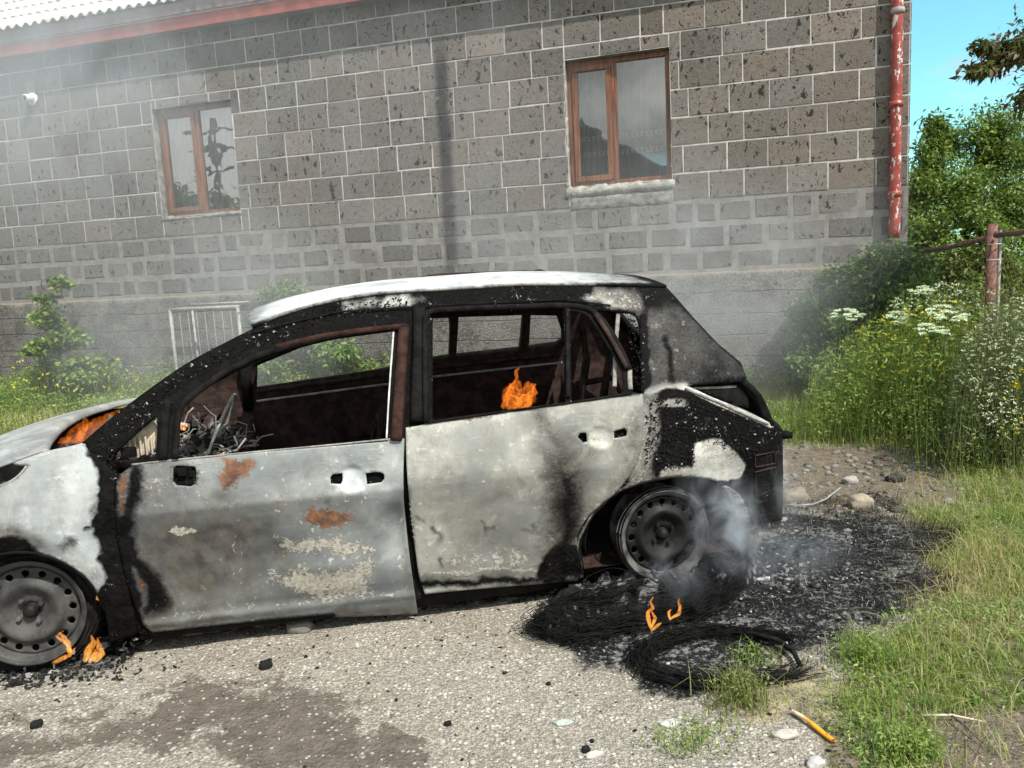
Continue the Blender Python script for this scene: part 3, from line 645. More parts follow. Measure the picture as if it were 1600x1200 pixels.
# windows
def window(a, b, c, d, which):
    w = MB(); fw = .058; y = .13; W_ = b-a
    fr = empty('window'); fr.parent = BLD
    m1 = .43 if which == 'right' else .47
    mx = a + W_*(m1+.03)
    f = MB()
    f.box(((a+b)/2, y, c+fw/2), (W_, .07, fw)).box(((a+b)/2, y, d-fw/2), (W_, .07, fw))
    f.box((a+fw/2, y, (c+d)/2), (fw, .07, d-c-2*fw)).box((b-fw/2, y, (c+d)/2), (fw, .07, d-c-2*fw)).box((mx, y, (c+d)/2), (fw, .07, d-c-2*fw))
    bevel(f.build('frame', M['wood'], fr), .004)
    # opening casement on the left light
    g_ = MB(); x0, x1, z0, z1 = a+fw, mx-fw/2, c+fw, d-fw; sw = .062; yy = y-.02
    g_.box(((x0+x1)/2, yy, z0+sw/2), (x1-x0, .06, sw)).box(((x0+x1)/2, yy, z1-sw/2), (x1-x0, .06, sw))
    g_.box((x0+sw/2, yy, (z0+z1)/2), (sw, .06, z1-z0-2*sw)).box((x1-sw/2, yy, (z0+z1)/2), (sw, .06, z1-z0-2*sw))
    bevel(g_.build('casement', M['wood'], fr), .005)
    for p0, p1, q0, q1, yy2 in ((x0+sw, x1-sw, z0+sw, z1-sw, y-.02), (mx+fw/2, b-fw, c+fw, d-fw, y-.005)):
        mesh('glass_pane', [(p0, yy2, q0), (p1, yy2, q0), (p1, yy2, q1), (p0, yy2, q1)], [(0, 1, 2, 3)], M['glass'], fr, False)
        # drawn net curtain behind each light
        n = 90; V = []; F = []
        for i in range(n+1):
            x = p0 - .03 + (p1-p0+.06)*i/n; o_ = .018*math.sin(i*1.1 + math.sin(i*.23)*2)
            for z in (q0-.03, q1+.03): V.append((x, y+.16+o_, z))
        F = [(2*i, 2*i+2, 2*i+3, 2*i+1) for i in range(n)]
        cu = mesh('curtain', V, F, M['curtain'], fr, True)
    # woven band across the curtain: rows of small raised lozenges
    bd = MB()
    for zz in (c+.56, c+.38):
        for i in range(int(W_/.055)):
            x = a+.09+i*.055
            if x > b-.08: break
            bd.box((x, y+.132, zz), (.030, .003, .06)); bd.box((x+.022, y+.132, zz+(.022 if i % 2 else -.022)), (.016, .003, .014))
    if which == 'right': bd.build('curtain_band', M['white'], fr)
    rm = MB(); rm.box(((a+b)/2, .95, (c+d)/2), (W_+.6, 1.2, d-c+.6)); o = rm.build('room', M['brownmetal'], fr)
    # open the side of the room box towards the window
    me = o.data
    import bmesh
    bm_ = bmesh.new(); bm_.from_mesh(me)
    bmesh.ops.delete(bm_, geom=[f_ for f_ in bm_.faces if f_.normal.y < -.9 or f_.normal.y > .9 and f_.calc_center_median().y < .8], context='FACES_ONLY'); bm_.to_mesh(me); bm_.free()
    return fr
for w in WINS: window(*w)
# corner blocks wrap round: side wall blocks
for k in range(12):
    z0 = (zc[0] if k < 3 else zc[3]) + (.262*k if k < 3 else .2967*(k-3)) + .009; z1 = z0 + (.262 if k < 3 else .2967) - .016
    if z1 > EAVE+.1: break
    x = 0.0; q = k
    while x < 3.0:
        w_ = .30 if q % 2 else .44; q += 1
        col = bcol(0, z0)
        V = [(S1-.005, x+.008, z0), (S1-.005, x+w_-.008, z0), (S1-.005, x+w_-.008, z1), (S1-.005, x+.008, z1), (S1+.012, x+.014, z0+.007), (S1+.012, x+w_-.014, z0+.007), (S1+.012, x+w_-.014, z1-.007), (S1+.012, x+.014, z1-.007)]
        mesh('side_block', V, [(4, 5, 6, 7), (0, 1, 5, 4), (1, 2, 6, 5), (2, 3, 7, 6), (3, 0, 4, 7)], M['block'], BLD, False, [(*col, .3)]*8)
        x += w_
# eaves and roof
OV = .22
fa = MB()
def strip(y0, z0, y1, z1, x0, x1): return [(x0, y0, z0+tilt(x0)), (x1, y0, z0+tilt(x1)), (x1, y1, z1+tilt(x1)), (x0, y1, z1+tilt(x0))]
xa = list(np.arange(S0, S1+.1, 1.95)) + [S1+.25]
for i in range(len(xa)-1):
    o = mesh('fascia_board', strip(-OV-.004*(i % 2), EAVE-.03, -OV-.03-.004*(i % 2), EAVE+.125, xa[i]-.04, xa[i+1]), [(0, 1, 2, 3)], M['fascia'], BLD, False); thick(o, .003)
    o = mesh('gutter_board', strip(-OV-.055, EAVE+.128, -OV-.075, EAVE+.255, xa[i]-.02, xa[i+1]), [(0, 1, 2, 3)], M['gutter'], BLD, False); thick(o, .02)
mesh('eave_board', strip(-OV-.045, EAVE+.10, -OV-.040, EAVE+.30, S0, S1+.25), [(0, 1, 2, 3)], M['gutter'], BLD, False)
mesh('soffit', strip(-OV+.002, EAVE-.03, .02, EAVE+.0, S0, S1+.25), [(0, 3, 2, 1)], M['gutter'], BLD, False)
# corrugated sheets in overlapping rows
pitch = R(33); rowl = .62
for rr in range(7):
    for cc_ in range(int((S1-S0)/1.1)+1):
        x0 = S0 + cc_*1.1; x1 = min(x0+1.13, S1+.3); nn = 56; V = []; F = []
        for i in range(nn+1):
            x = x0+(x1-x0)*i/nn; h = .026*math.sin(x*2*math.pi/.15)
            for e, (q, lift) in enumerate(((-.02, .026), (rowl*.5, .013), (rowl+.06, 0))):
                dd = rr*rowl + q
                V.append((x, -OV-.10 + dd*math.cos(pitch) , EAVE+.262 + dd*math.sin(pitch) + h + lift + tilt(x)))
        for i in range(nn):
            for e in range(2): k = i*3+e; F.append((k, k+3, k+4, k+1))
        o = mesh('roof_sheet', V, F, M['asbestos'], BLD, True); thick(o, .009, 1)
# downpipe with collar and brackets
dp = MB(); px_s = .775
zz = np.linspace(1.66, 4.9, 40); P_ = np.stack([np.full(40, px_s), -.066 + 0*zz, zz], 1); dp.tube(P_, .055, 20)
dpo = dp.build('downpipe', M['red'], BLD, True)
for z in (3.87, 2.98, 2.1):
    c_ = MB(); c_.lathe([(.057, -.028), (.066, -.024), (.066, .024), (.057, .028)], 24, (px_s, -.066, z), 'z'); c_.build('pipe_collar', M['red'] if z < 3.8 else M['palepipe'], dpo, True)
    b_ = MB(); b_.box((px_s, -.03, z-.05), (.13, .05, .018)); b_.build('bracket', M['rustiron'], dpo)
# dome camera on the wall
s_, z_ = wall_at(53, 155)
def wpt(s, y, z): return (WP[0] + WD[0]*s - WN[0]*y*1.0, WP[1] + WD[1]*s - WN[1]*y, z)
cd = empty('wall_camera', wpt(s_, -.02, z_), math.atan2(WD[1], WD[0]), label='small white round lamp or camera fixed high on the stone wall at the left', cat='wall camera')
m_ = MB(); m_.lathe([(.001, -.02), (.075, -.02), (.085, -.01), (.085, .01), (.06, .014)], 28, (0, 0, 0), 'y'); m_.build('housing', M['white'], cd, True)
m_ = MB(); m_.tube([(0, -.02, 0), (0, -.13, -.01)], [.055, .048], 20); m_.build('barrel', M['white'], cd, True)
m_ = MB(); m_.tube([(0, -.131, -.01), (0, -.136, -.01)], [.036, .034], 20); m_.build('lens', M['glassdark'], cd, True)
m_ = MB(); m_.box((0, .0, .15), (.16, .03, .16)); m_.build('junction_box', M['gutter'], cd)
# pipe frame leaning against the wall
s0, z0 = wall_at(266, 484, .35); s1, z1 = wall_at(372, 480, .35)
pf = empty('pipe_rack', wpt(s0, -.35, 0), math.atan2(WD[1], WD[0]), label='chipped white pipe frame with thin bars standing against the building', cat='metal frame')
wd_ = s1-s0; [MB().tube([(x_, y_, 0), (x_-.02, y_+.02*(y_ == 0), z0)], r3, 8).build('post', M['palepipe'], pf, True) for x_, y_, r3 in ((0, 0, .022), (.16, .25, .016), (wd_, 0, .022))]
m_ = MB(); m_.tube([(-.03, .02, z0), (wd_, .02, z0)], .022, 8); m_.tube([(.12, .25, z0+.05), (wd_, .25, z0+.05)], .014, 8); m_.build('top_rail', M['palepipe'], pf, True)
for i in range(7): m_ = MB(); m_.tube([(.12+i*.13, .02, z0-.02), (.12+i*.13, .03, .15)], .0045, 6); m_.build('bar', M['gutter'], pf, True)

#%%CAR
# ------------------------------------------------------------------ the burnt car
CAR = empty('burnt_car', (CO[0], CO[1], 0), math.atan2(CU[1], CU[0]), label='burnt out hatchback with bare steel doors and melted tyres, smoking on the gravel', cat='car')
W = 1.70; ROLL = .047                         # body leans towards the camera: the far side stands higher
def belt(X): return .775 + .026*X + .010*np.maximum(X-1.4, 0)
def ysurf(X, Z):
    X = np.asarray(X, float); Z = np.asarray(Z, float); zb = belt(X)
    y = np.interp(Z, [-.1, .05, .12, .20, .30, .44, .52, .60, .66], [.11, .075, .048, .030, .022, .016, .010, .0, .004])
    up = np.clip((Z - .62) / (zb - .62 + 1e-6), 0, 1)
    y = np.where(Z > .62, .002 + .032*up**1.6, y)
    a = np.maximum(Z - zb, 0); y = y + .36*a + .20*a*a
    y = y + .13*np.maximum(.15-X, 0)**1.8 + .30*np.maximum(X-2.55, 0)**2
    # arch flares
    for cx, cz in ((0.0, .20), (2.59, .20)):
        d = np.hypot(X-cx, Z-cz); y = y - .018*np.exp(-((d-.36)/.07)**2) * (Z < .66)
    return y
def dents(X, Z):
    y = .012*(fbm(X*3.1, Z*3.1, 1, 3, 21)-.5) + .0045*(fbm(X*9, Z*9, 2, 3, 22)-.5)
    for cx, cz, rx, rz, h in ((1.41, .43, .055, .11, .048), (1.30, .50, .05, .05, -.012), (.95, .38, .09, .05, .012), (.86, .46, .03, .03, .010), (1.15, .30, .16, .04, -.008), (1.78, .30, .05, .06, .010), (1.98, .62, .10, .04, -.006), (1.36, .56, .10, .05, -.010), (1.05, .16, .5, .05, .010), (.80, .30, .22, .12, .012), (.52, .50, .10, .14, -.008),
                              (1.60, .40, .06, .14, .012), (2.0, .45, .25, .16, -.008), (2.2, .60, .10, .10, .008), (.62, .45, .02, .12, .010), (2.83, .52, .14, .08, .012)):
        y = y + h*np.exp(-((X-cx)/rx)**2 - ((Z-cz)/rz)**2)
    # seam above the sill band and the crease under the handles
    return y
def densify(P, d, closed=True):
    P = np.asarray(P, float); out_ = []
    n = len(P)
    for i in range(n if closed else n-1):
        a, b = P[i], P[(i+1) % n]; k = max(1, int(math.ceil(np.linalg.norm(b-a)/d)))
        out_ += [a + (b-a)*t/k for t in range(k)]
    if not closed: out_.append(P[-1])
    return np.array(out_)
def chaikin(P, it=1, closed=True):
    P = np.asarray(P, float)
    for _ in range(it):
        n = len(P); Q = []
        for i in range(n):
            a, b, c = P[i-1], P[i], P[(i+1) % n]; u1 = (b-a)/(np.linalg.norm(b-a)+1e-9); u2 = (c-b)/(np.linalg.norm(c-b)+1e-9)
            if u1 @ u2 < .80: Q.append(b); continue      # keep corners
            Q.append(b*.75+a*.25) ; Q.append(b*.75+c*.25)
        P = np.array(Q)
    return P
def trace(px, fn, smooth=1):
    P = chaikin(px, smooth) if smooth else np.asarray(px, float)
    return np.array([carpt(x, y, fn)[[0, 2]] for x, y in P])
def tri2d(outl, holes, d):
    """fill an outline (with holes) with an even triangle grid"""
    O_ = densify(outl, d); H_ = [densify(h, d) for h in holes]
    x0, z0 = O_.min(0); x1, z1 = O_.max(0)
    g1, g2 = np.meshgrid(np.arange(x0, x1, d), np.arange(z0, z1, d*.87)); g1 = g1 + (np.arange(g1.shape[0]) % 2)[:, None]*d*.5
    g1, g2 = g1.ravel(), g2.ravel(); k = sdist(g1, g2, O_) < -.45*d
    for h in H_: k &= sdist(g1, g2, h) > .45*d
    pts = [O_] + H_; ed = []; o = 0
    for p in pts: ed += [(o+i, o+(i+1) % len(p)) for i in range(len(p))]; o += len(p)
    allp = np.concatenate(pts + [np.stack([g1[k], g2[k]], 1)])
    v, e, f, *_ = delaunay_2d_cdt([Vector(p) for p in allp], ed, [], 0, 1e-6)
    v = np.array([tuple(q) for q in v]); f = np.array([tuple(q) for q in f]); c = v[f].mean(1)
    ok = inpoly(c[:, 0], c[:, 1], O_)
    for h in H_: ok &= ~inpoly(c[:, 0], c[:, 1], h)
    f = f[ok]; us = np.unique(f); mp_ = -np.ones(len(v), int); mp_[us] = np.arange(len(us))
    return v[us], mp_[f]
def stain(px, py, which):
    z = np.zeros_like(px); soot, rust, cream, film = z.copy(), z.copy(), z.copy(), z.copy(); base = np.tile(np.array([.36, .375, .37]), (len(px), 1))
    def mx(a, b): np.maximum(a, b, out=a)
    ux, uy = px, py; WA = 1.0 if which != 'side' else .6
    px = px + WA*(26*(fbm(ux/38, uy/38, 0, 4, 301)-.5) + 9*(fbm(ux/9, uy/9, 0, 3, 302)-.5)); py = py + WA*(20*(fbm(ux/38, uy/38, 5, 4, 303)-.5) + 9*(fbm(ux/9, uy/9, 5, 3, 304)-.5))
    if which == 'front_door':
        base[:] = (.150, .161, .164)
        up = np.clip((805 - .096*(ux-215) - uy)/7 + .5, 0, 1); base *= (1 + .55*up)[:, None]  # above the crease the steel is painted lighter, as an upward-facing side catches light
        mx(soot, soft(px, py, [(160,700),(222,727),(224,765),(212,800),(208,840),(222,872),(250,900),(262,930),(258,948),(228,965),(232,1000),(150,1000)], 13))
        rust_f = soft(px, py, [(186,738),(207,735),(200,770),(194,805),(184,808)], 8); mx(rust, .75*rust_f); soot -= .8*rust_f
        r2 = soft(px, py, [(203,885),(222,905),(232,945),(226,958),(206,905)], 7); mx(rust, .6*r2); soot -= .7*r2
        mx(rust, .9*soft(px, py, [(348,717),(398,713),(397,742),(380,752),(372,770),(356,764),(346,745)], 16)); mx(rust, .62*line(px, py, [(357,775),(355,792)], 2, 5))
        mx(rust, ell(px, py, 511, 809, 32, 17, .75)*1.02); mx(rust, .40*ell(px, py, 430, 785, 16, 12, .8)); mx(rust, .35*line(px, py, [(350,713),(540,698)], 2, 5))
        mx(cream, soft(px, py, [(425,838),(560,846),(600,850),(572,868),(470,866),(430,862)], 20)*.85)
        mx(cream, soft(px, py, [(412,900),(460,893),(520,895),(575,875),(586,905),(580,930),(530,934),(490,930),(450,915)], 22)*1.0)
        mx(cream, ell(px, py, 283, 828, 28, 6, .3)*.8); mx(cream, .8*line(px, py, [(363,830),(362,945)], .8, 2)); mx(cream, .8*line(px, py, [(372,850),(379,945)], .8, 2)); mx(cream, .6*line(px, py, [(352,832),(372,828)], 1.5, 3))
        mx(cream, .55*line(px, py, [(232,970),(375,950),(520,938),(640,925)], 3, 5))
        mx(film, .75*soft(px, py, [(240,795),(400,790),(420,860),(410,930),(270,945),(215,860)], 30)); mx(film, .62*soft(px, py, [(205,730),(300,760),(290,800),(260,830),(262,900),(290,950),(230,975),(190,900)], 28)); mx(film, .5*ell(px, py, 330, 890, 90, 50, .9)); mx(film, .9*line(px, py, [(240,985),(400,966),(652,957)], 5, 6))
        mx(film, .85*line(px, py, [(345,770),(420,820),(445,880),(500,925)], 9, 16)); mx(cream, .42*soft(px, py, [(225,740),(330,735),(340,790),(230,800)], 20)); mx(cream, .40*line(px, py, [(430,720),(620,705)], 8, 12)); mx(cream, .40*ell(px, py, 560, 770, 60, 14, .8)); mx(film, .5*line(px, py, [(400,880),(440,925),(500,935)], 7, 12)); mx(film, .45*ell(px, py, 405, 845, 22, 14, .8)); mx(film, .5*line(px, py, [(645,880),(650,950)], 6, 9))
        mx(soot, .95*line(ux, uy, [(232,992),(330,981),(430,970),(520,962)], 5, 5)); mx(film, .9*line(ux, uy, [(430,968),(640,956)], 3, 6)); mx(film, .35*line(px, py, [(240,808),(430,792),(560,782)], 6, 10))
        mx(film, .5*line(px, py, [(205,728),(270,722)], 10, 14)); base *= (1+.22*ell(px, py, 560, 735, 60, 35, .9)+.25*ell(px, py, 600, 850, 50, 90, .9))[:, None]
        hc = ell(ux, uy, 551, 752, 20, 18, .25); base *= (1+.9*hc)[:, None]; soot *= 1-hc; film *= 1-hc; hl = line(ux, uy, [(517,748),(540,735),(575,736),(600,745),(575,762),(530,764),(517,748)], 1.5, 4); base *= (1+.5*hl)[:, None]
        mx(soot, .8*line(px, py, [(272,727),(308,730),(306,758),(270,756),(272,727)], 1.0, 3))
        up_ = soft(ux, uy, [(120,716),(204,727),(265,719),(400,706),(520,695),(634,684),(660,480),(300,480)], 1.5); soot[:] = np.maximum(soot, up_); cream[:] = np.where(up_ > .5, .15, cream); rust[:] = np.where(up_ > .5, 0, rust)
        
    if which == 'rear_door':
        base[:] = (.265, .268, .25); up = np.clip((748 - .085*(ux-640) - uy)/7 + .5, 0, 1); base *= (1+.20*up)[:, None]  # light on the door's upward-facing half is put into the base colour
        mx(rust, .95*line(px, py, [(640,668),(700,659),(800,645)], 2.2, 4)); mx(rust, .5*line(px, py, [(800,646),(900,632)], 1.2, 3))
        mx(soot, .80*soft(px, py, [(872,740),(905,735),(915,790),(905,850),(900,900),(860,900),(868,820)], 20)); mx(soot, soft(px, py, [(838,905),(848,868),(872,850),(905,848),(915,870),(908,905)], 6))
        mx(soot, .50*line(px, py, [(850,650),(872,690),(884,740)], 10, 22)); mx(soot, .42*soft(px, py, [(968,640),(1012,625),(1012,770),(950,775),(985,725)], 22)); mx(soot, .40*line(px, py, [(925,790),(960,750),(1000,738)], 10, 16)); mx(soot, .55*soft(px, py, [(846,690),(900,720),(925,800),(912,870),(850,880),(848,800)], 30)); mx(film, .9*soft(px, py, [(842,700),(930,700),(925,800),(912,870),(850,880),(848,800)], 26)); mx(film, .85*line(px, py, [(855,652),(878,690),(890,720)], 18, 26)); mx(film, .6*ell(px, py, 1000, 700, 30, 40, .8)); mx(film, .5*line(px, py, [(905,640),(1005,632)], 9, 22))
        mx(film, .75*soft(px, py, [(975,660),(1010,640),(1010,770),(962,780),(920,810),(950,760),(985,735)], 20)); mx(film, .35*soft(px, py, [(680,760),(840,740),(840,880),(700,890)], 50))
        mx(film, .55*line(px, py, [(725,745),(727,800)], 4, 12)); mx(film, .75*line(px, py, [(660,905),(740,905),(880,893)], 4, 6)); mx(soot, .9*line(px, py, [(658,915),(880,905)], 6, 6))
        mx(film, .9*line(px, py, [(636,760),(641,820),(648,880),(655,905)], 3, 5))
        for P_ in ([(655,810),(664,816)], [(676,828),(684,838),(692,843)], [(684,850),(690,842)], [(757,815),(764,830),(772,826)], [(822,829),(844,827)], [(835,818),(841,824)], [(687,875),(690,886)]): mx(film, 1.2*line(px, py, P_, 3.0, 3))
        mx(cream, .8*line(px, py, [(664,899),(840,888)], 3.5, 4)); mx(cream, .45*ell(px, py, 760, 870, 110, 22, .6))
        mx(cream, .75*line(px, py, [(912,892),(902,850),(920,808),(950,778),(985,757)], 7, 8)); mx(soot, .52*line(px, py, [(916,892),(908,850),(926,808),(956,778)], 5, 8))
        k = ell(ux, uy, 938, 685, 19, 17, .25); base *= (1+.45*k)[:, None]; soot *= 1-k; film *= 1-.8*k; mx(rust, .42*ell(ux, uy, 928, 684, 5, 8, .6))
        up_ = soft(ux, uy, [(650,665),(800,644),(1003,615),(1010,560),(1000,470),(640,470)], 1.5); soot[:] = np.maximum(soot, up_); cream[:] = np.where(up_ > .5, .15, cream); rust[:] = np.where(up_ > .5, 0, rust)
    if which == 'fender':
        base[:] = (.36, .385, .395); mx(soot, soft(px, py, [(128,680),(135,714),(150,747),(149,790),(152,805),(140,815),(158,850),(164,890),(168,900),(150,925),(150,1020),(235,1020),(235,700)], 5)); mx(cream, .5*line(px, py, [(148,915),(166,960)], 3, 5))
        mx(soot, soft(px, py, [(-60,836),(45,836),(60,860),(20,880),(-60,880)], 7)); mx(film, .8*soft(px, py, [(-60,815),(52,818),(80,860),(-60,880)], 12)); mx(soot, .6*ell(px, py, 108, 850, 16, 10, .7)); mx(soot, .45*line(px, py, [(60,865),(100,878),(140,905)], 4, 8))
        mx(soot, soft(px, py, [(-60,722),(20,724),(43,724),(30,748),(5,762),(-60,775)], 5)); mx(film, .35*ell(px, py, 20, 790, 60, 35, .8)); mx(film, .35*line(px, py, [(60,735),(120,705)], 10, 18)); mx(soot, .5*ell(px, py, 146, 800, 9, 40, .8))
        mx(cream, .45*ell(px, py, 166, 915, 12, 18, .5)); mx(soot, .9*line(px, py, [(133,828),(152,828)], 2.5, 3))
    if which == 'side':
        base[:] = (.42, .425, .415); soot[:] = 1; cream[:] = .45
        for P_, w_ in (([(532,471),(600,463),(637,459),(637,474),(560,484),(535,488)], 5), ([(905,462),(930,452),(990,462),(1003,478),(960,480),(925,472)], 6), ([(610,461),(665,463),(640,476),(600,478)], 6)): soot -= .66*soft(px, py, P_, w_*1.6)
        c_ = soft(px, py, [(1008,480),(1030,450),(1050,465),(1165,575),(1165,592),(1075,602),(1010,612)], 8); c2 = soft(px, py, [(930,450),(1040,446),(1100,540),(1010,500),(960,478)], 10)
        soot -= .78*np.maximum(c_, .6*c2); mx(film, .30*np.maximum(c_, c2)); cream -= .4*c_; soot += .22*c_; base *= (1-.90*np.maximum(c_, c2))[:, None]; cp_ = line(px, py, [(1028,500),(1035,600)], 8, 16) + .7*line(px, py, [(1080,540),(1120,570)], 6, 14); base *= (1+1.0*np.clip(cp_, 0, 1))[:, None]; soot += .55*c_*np.clip(1.6*fbm(ux/60, uy/60, 0, 3, 310)-.55, 0, 1)  # cp_ paints the dark rear pillar's highlight as lighter streaks
        soot += .5*line(px, py, [(1008,492),(1008,612)], 2, 4) + .6*line(px, py, [(1042,530),(1050,600)], 2, 5) + .35*ell(px, py, 1020, 465, 30, 14, .6)
        g_ = soft(px, py, [(1003,616),(1025,618),(1033,660),(1020,745),(1035,750),(980,765),(985,735)], 8); soot -= .8*g_; mx(film, .75*g_)
        lp = soft(px, py, [(1087,690),(1113,687),(1127,690),(1157,713),(1167,727),(1160,742),(1107,752),(1082,747),(1033,747),(1033,737),(1053,730),(1083,733),(1088,717)], 3.5); soot -= 1.1*lp; mx(cream, .75*soft(px, py, [(1033,735),(1084,733),(1084,750),(1033,750)], 3)); base -= .04*lp[:, None]; mx(film, .35*ell(px, py, 1120, 735, 50, 14, .9)); mx(film, .5*ell(px, py, 1150, 705, 20, 14, .8))
        rd = line(ux, uy, [(1062,603),(1078,607),(1112,624),(1150,640),(1205,664)], 4.5, 2.5); soot -= 1.1*rd; base += .15*rd[:, None]; soot -= .9*line(px, py, [(1008,610),(1070,602)], 4, 4)
        el = ell(px, py, 1053, 632, 20, 7, .5); soot -= 1.0*el; mx(film, .4*el); rb = ell(px, py, 1095, 660, 30, 12, .9); mx(rust, .45*rb); soot -= .25*rb
        ar = line(ux, uy, [(912,893),(903,850),(925,805),(965,768),(1010,755),(1040,748)], 4, 4); soot -= .65*ar; mx(cream, .9*ar)
        sl = line(px, py, [(240,995),(400,978),(500,965)], 4, 5); mx(rust, .40*sl); soot -= .45*sl
        cp = soft(px, py, [(130,690),(150,715),(205,725),(215,990),(180,985),(150,800)], 4); soot += .5*cp
    if which == 'frame':
        soot[:] = 1; cream[:] = .15; rust[:] = 0
    return np.stack([np.clip(soot, 0, 1), np.clip(rust, 0, 1), np.clip(cream, 0, 1), np.clip(film, 0, 1)], 1), base
def addbase(o, base):
    a = o.data.color_attributes.new('base', 'FLOAT_COLOR', 'POINT'); a.data.foreach_set('color', np.concatenate([base, np.ones((len(base), 1))], 1).astype(np.float32).ravel())
def panel(name, outl_px, holes_px, which, off=0.0, d=.011, t=.006, parent=CAR, mat=None, dent=1.0, extra=None, smooth=3, far=False):
    fn = lambda X, Z: ysurf(X, Z) + off
    O_ = trace(outl_px, fn, smooth); H_ = [trace(h, fn, smooth) for h in holes_px]
    v, f = tri2d(O_, H_, d); X, Z = v[:, 0], v[:, 1]
    Y = fn(X, Z) + (dents(X, Z)*dent if not far else 0) + (extra(X, Z) if extra is not None else 0)
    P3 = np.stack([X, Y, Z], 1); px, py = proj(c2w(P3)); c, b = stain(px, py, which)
    if far: P3 = np.stack([X, W - Y, Z + ROLL*1.6], 1); f = f[:, ::-1]
    # wind the faces so that they look outwards
    n_ = np.cross(P3[f[0, 1]]-P3[f[0, 0]], P3[f[0, 2]]-P3[f[0, 0]])
    if (n_[1] > 0) != far: f = f[:, ::-1]
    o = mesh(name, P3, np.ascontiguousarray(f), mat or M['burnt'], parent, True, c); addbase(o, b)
    if t: thick(o, t)
    return o

# ---- body side: pillars, roof rail, quarter panel, sill
BODY = [(215,990),(190,900),(178,820),(176,760),(150,716),(128,692),(165,660),(200,632),(260,588),(300,562),(350,536),(395,513),(450,490),(530,469),(600,459),(650,456),(750,450),(825,445),(925,446),(987,448),(1035,448),(1052,465),(1082,499),(1122,541),(1160,572),(1166,590),(1160,596),(1072,602),(1085,608),(1120,624),(1165,640),(1207,663),(1223,670),(1224,700),(1222,812),(1178,822),(1172,800),(1162,775),(1145,760),(1110,748),(1055,744),(1005,753),(965,768),(925,805),(904,850),(913,893),(900,908),(800,920),(660,938),(500,968),(240,1002)]
AP_F = [(168,718),(250,643),(330,588),(400,556),(500,532),(560,523),(634,514),(632,700),(180,740)]
AP_R = [(676,488),(800,484),(900,483),(975,487),(992,491),(1000,505),(1003,616),(800,648),(676,664)]
side = panel('body_side', BODY, [AP_F, AP_R], 'side', .014, .012, .012)
# flakes of curled paint standing off the quarter panel and the pillars
def flakes(name, region, n, seed, mats):
    r = np.random.default_rng(seed); P_ = np.array(region); V, F, C = [], [], []
    x0, y0 = P_.min(0); x1, y1 = P_.max(0)
    while len(V)//5 < n:
        x, y = r.uniform(x0, x1), r.uniform(y0, y1)
        if not inpoly(x, y, region): continue
        p = carpt(x, y, lambda X, Z: ysurf(X, Z)+.012); s = r.uniform(.0022, .0072); a = r.uniform(0, 6.28); k = len(V)
        for q in range(4):
            aa = a+q*1.57+r.uniform(-.4, .4); V.append((p[0]+s*math.cos(aa), p[1]-r.uniform(.0, .008), p[2]+s*.8*math.sin(aa)))
        V.append((p[0], p[1]-.003, p[2])); F += [(k, k+1, k+4), (k+1, k+2, k+4), (k+2, k+3, k+4), (k+3, k, k+4)]
        c = .26 if r.random() < .05 else .008; C += [(c, c, c*.96)]*5
    return mesh(name, V, F, M['vcol'], side, False, C, kind='stuff')
flakes('paint_flakes', [(1010,625),(1075,612),(1130,640),(1215,672),(1210,690),(1165,720),(1110,688),(1085,690),(1085,728),(1030,735),(1005,742),(1008,690)], 900, 4, None)
flakes('pillar_flakes', [(140,700),(250,605),(350,545),(395,520),(520,478),(640,462),(640,478),(520,498),(395,540),(300,585),(175,690),(200,900),(212,980),(190,960),(160,850)], 900, 5, None)
flakes('aperture_flakes', [(975,488),(1004,492),(1006,612),(985,600),(985,540)], 160, 6, None)

# ---- front fender and door skins
FEND = [(178,738),(150,712),(128,692),(112,697),(78,703),(40,716),(0,731),(-60,752),(-150,795),(-200,850),(-210,940),(-140,950),(-92,950),(-78,915),(-50,882),(-15,868),(20,862),(49,862),(85,871),(120,890),(148,916),(165,955),(172,1005),(214,990),(204,930),(190,880),(181,830),(178,780)]
panel('front_fender', FEND, [], 'fender', .0, .010, .006)
band = lambda X, Z: -.007*np.exp(-((Z - (.150 - .02*(X-.4)))/.016)**2)
def bowl(cx, cz, r, dep): return lambda X, Z: dep*np.clip(1-((X-cx)/r)**2-((Z-cz)/(r*.92))**2, 0, 1)**.6
h1 = carpt(550, 749, ysurf); h2 = carpt(938, 683, ysurf); mb_ = carpt(289, 742, ysurf)
FD = [(184,744),(205,728),(167,718),(168,712),(250,640),(262,622),(300,594),(350,565),(400,541),(450,527),(500,518),(560,511),(642,505),(637,600),(632,686),(630,740),(631,790),(637,850),(645,905),(653,960),(600,962),(500,966),(400,974),(300,984),(240,990),(222,975),(205,930),(191,880),(182,830),(179,785)]
WIN_F = [(272,719),(276,690),(280,638),(300,618),(350,590),(400,566),(450,548),(500,534),(550,524),(617,516),(613,570),(608,640),(606,690),(520,697),(400,707)]
QG_F = [(172,720),(169,713),(205,678),(244,650),(246,665),(243,716)]
SL1 = [(517,756),(516,746),(520,741),(535,740),(536,752),(533,757)]; SL2 = [(571,740),(592,737),(600,741),(601,748),(596,754),(573,757)]
MIR = [(271,731),(276,727),(305,729),(307,737),(306,755),(298,760),(276,758),(270,750)]
fd = panel('front_door', FD, [WIN_F, QG_F, SL1, SL2, MIR], 'front_door', -.004, .0095, .007, extra=lambda X, Z: band(X, Z) + bowl(h1[0], h1[2], .060, .013)(X, Z))
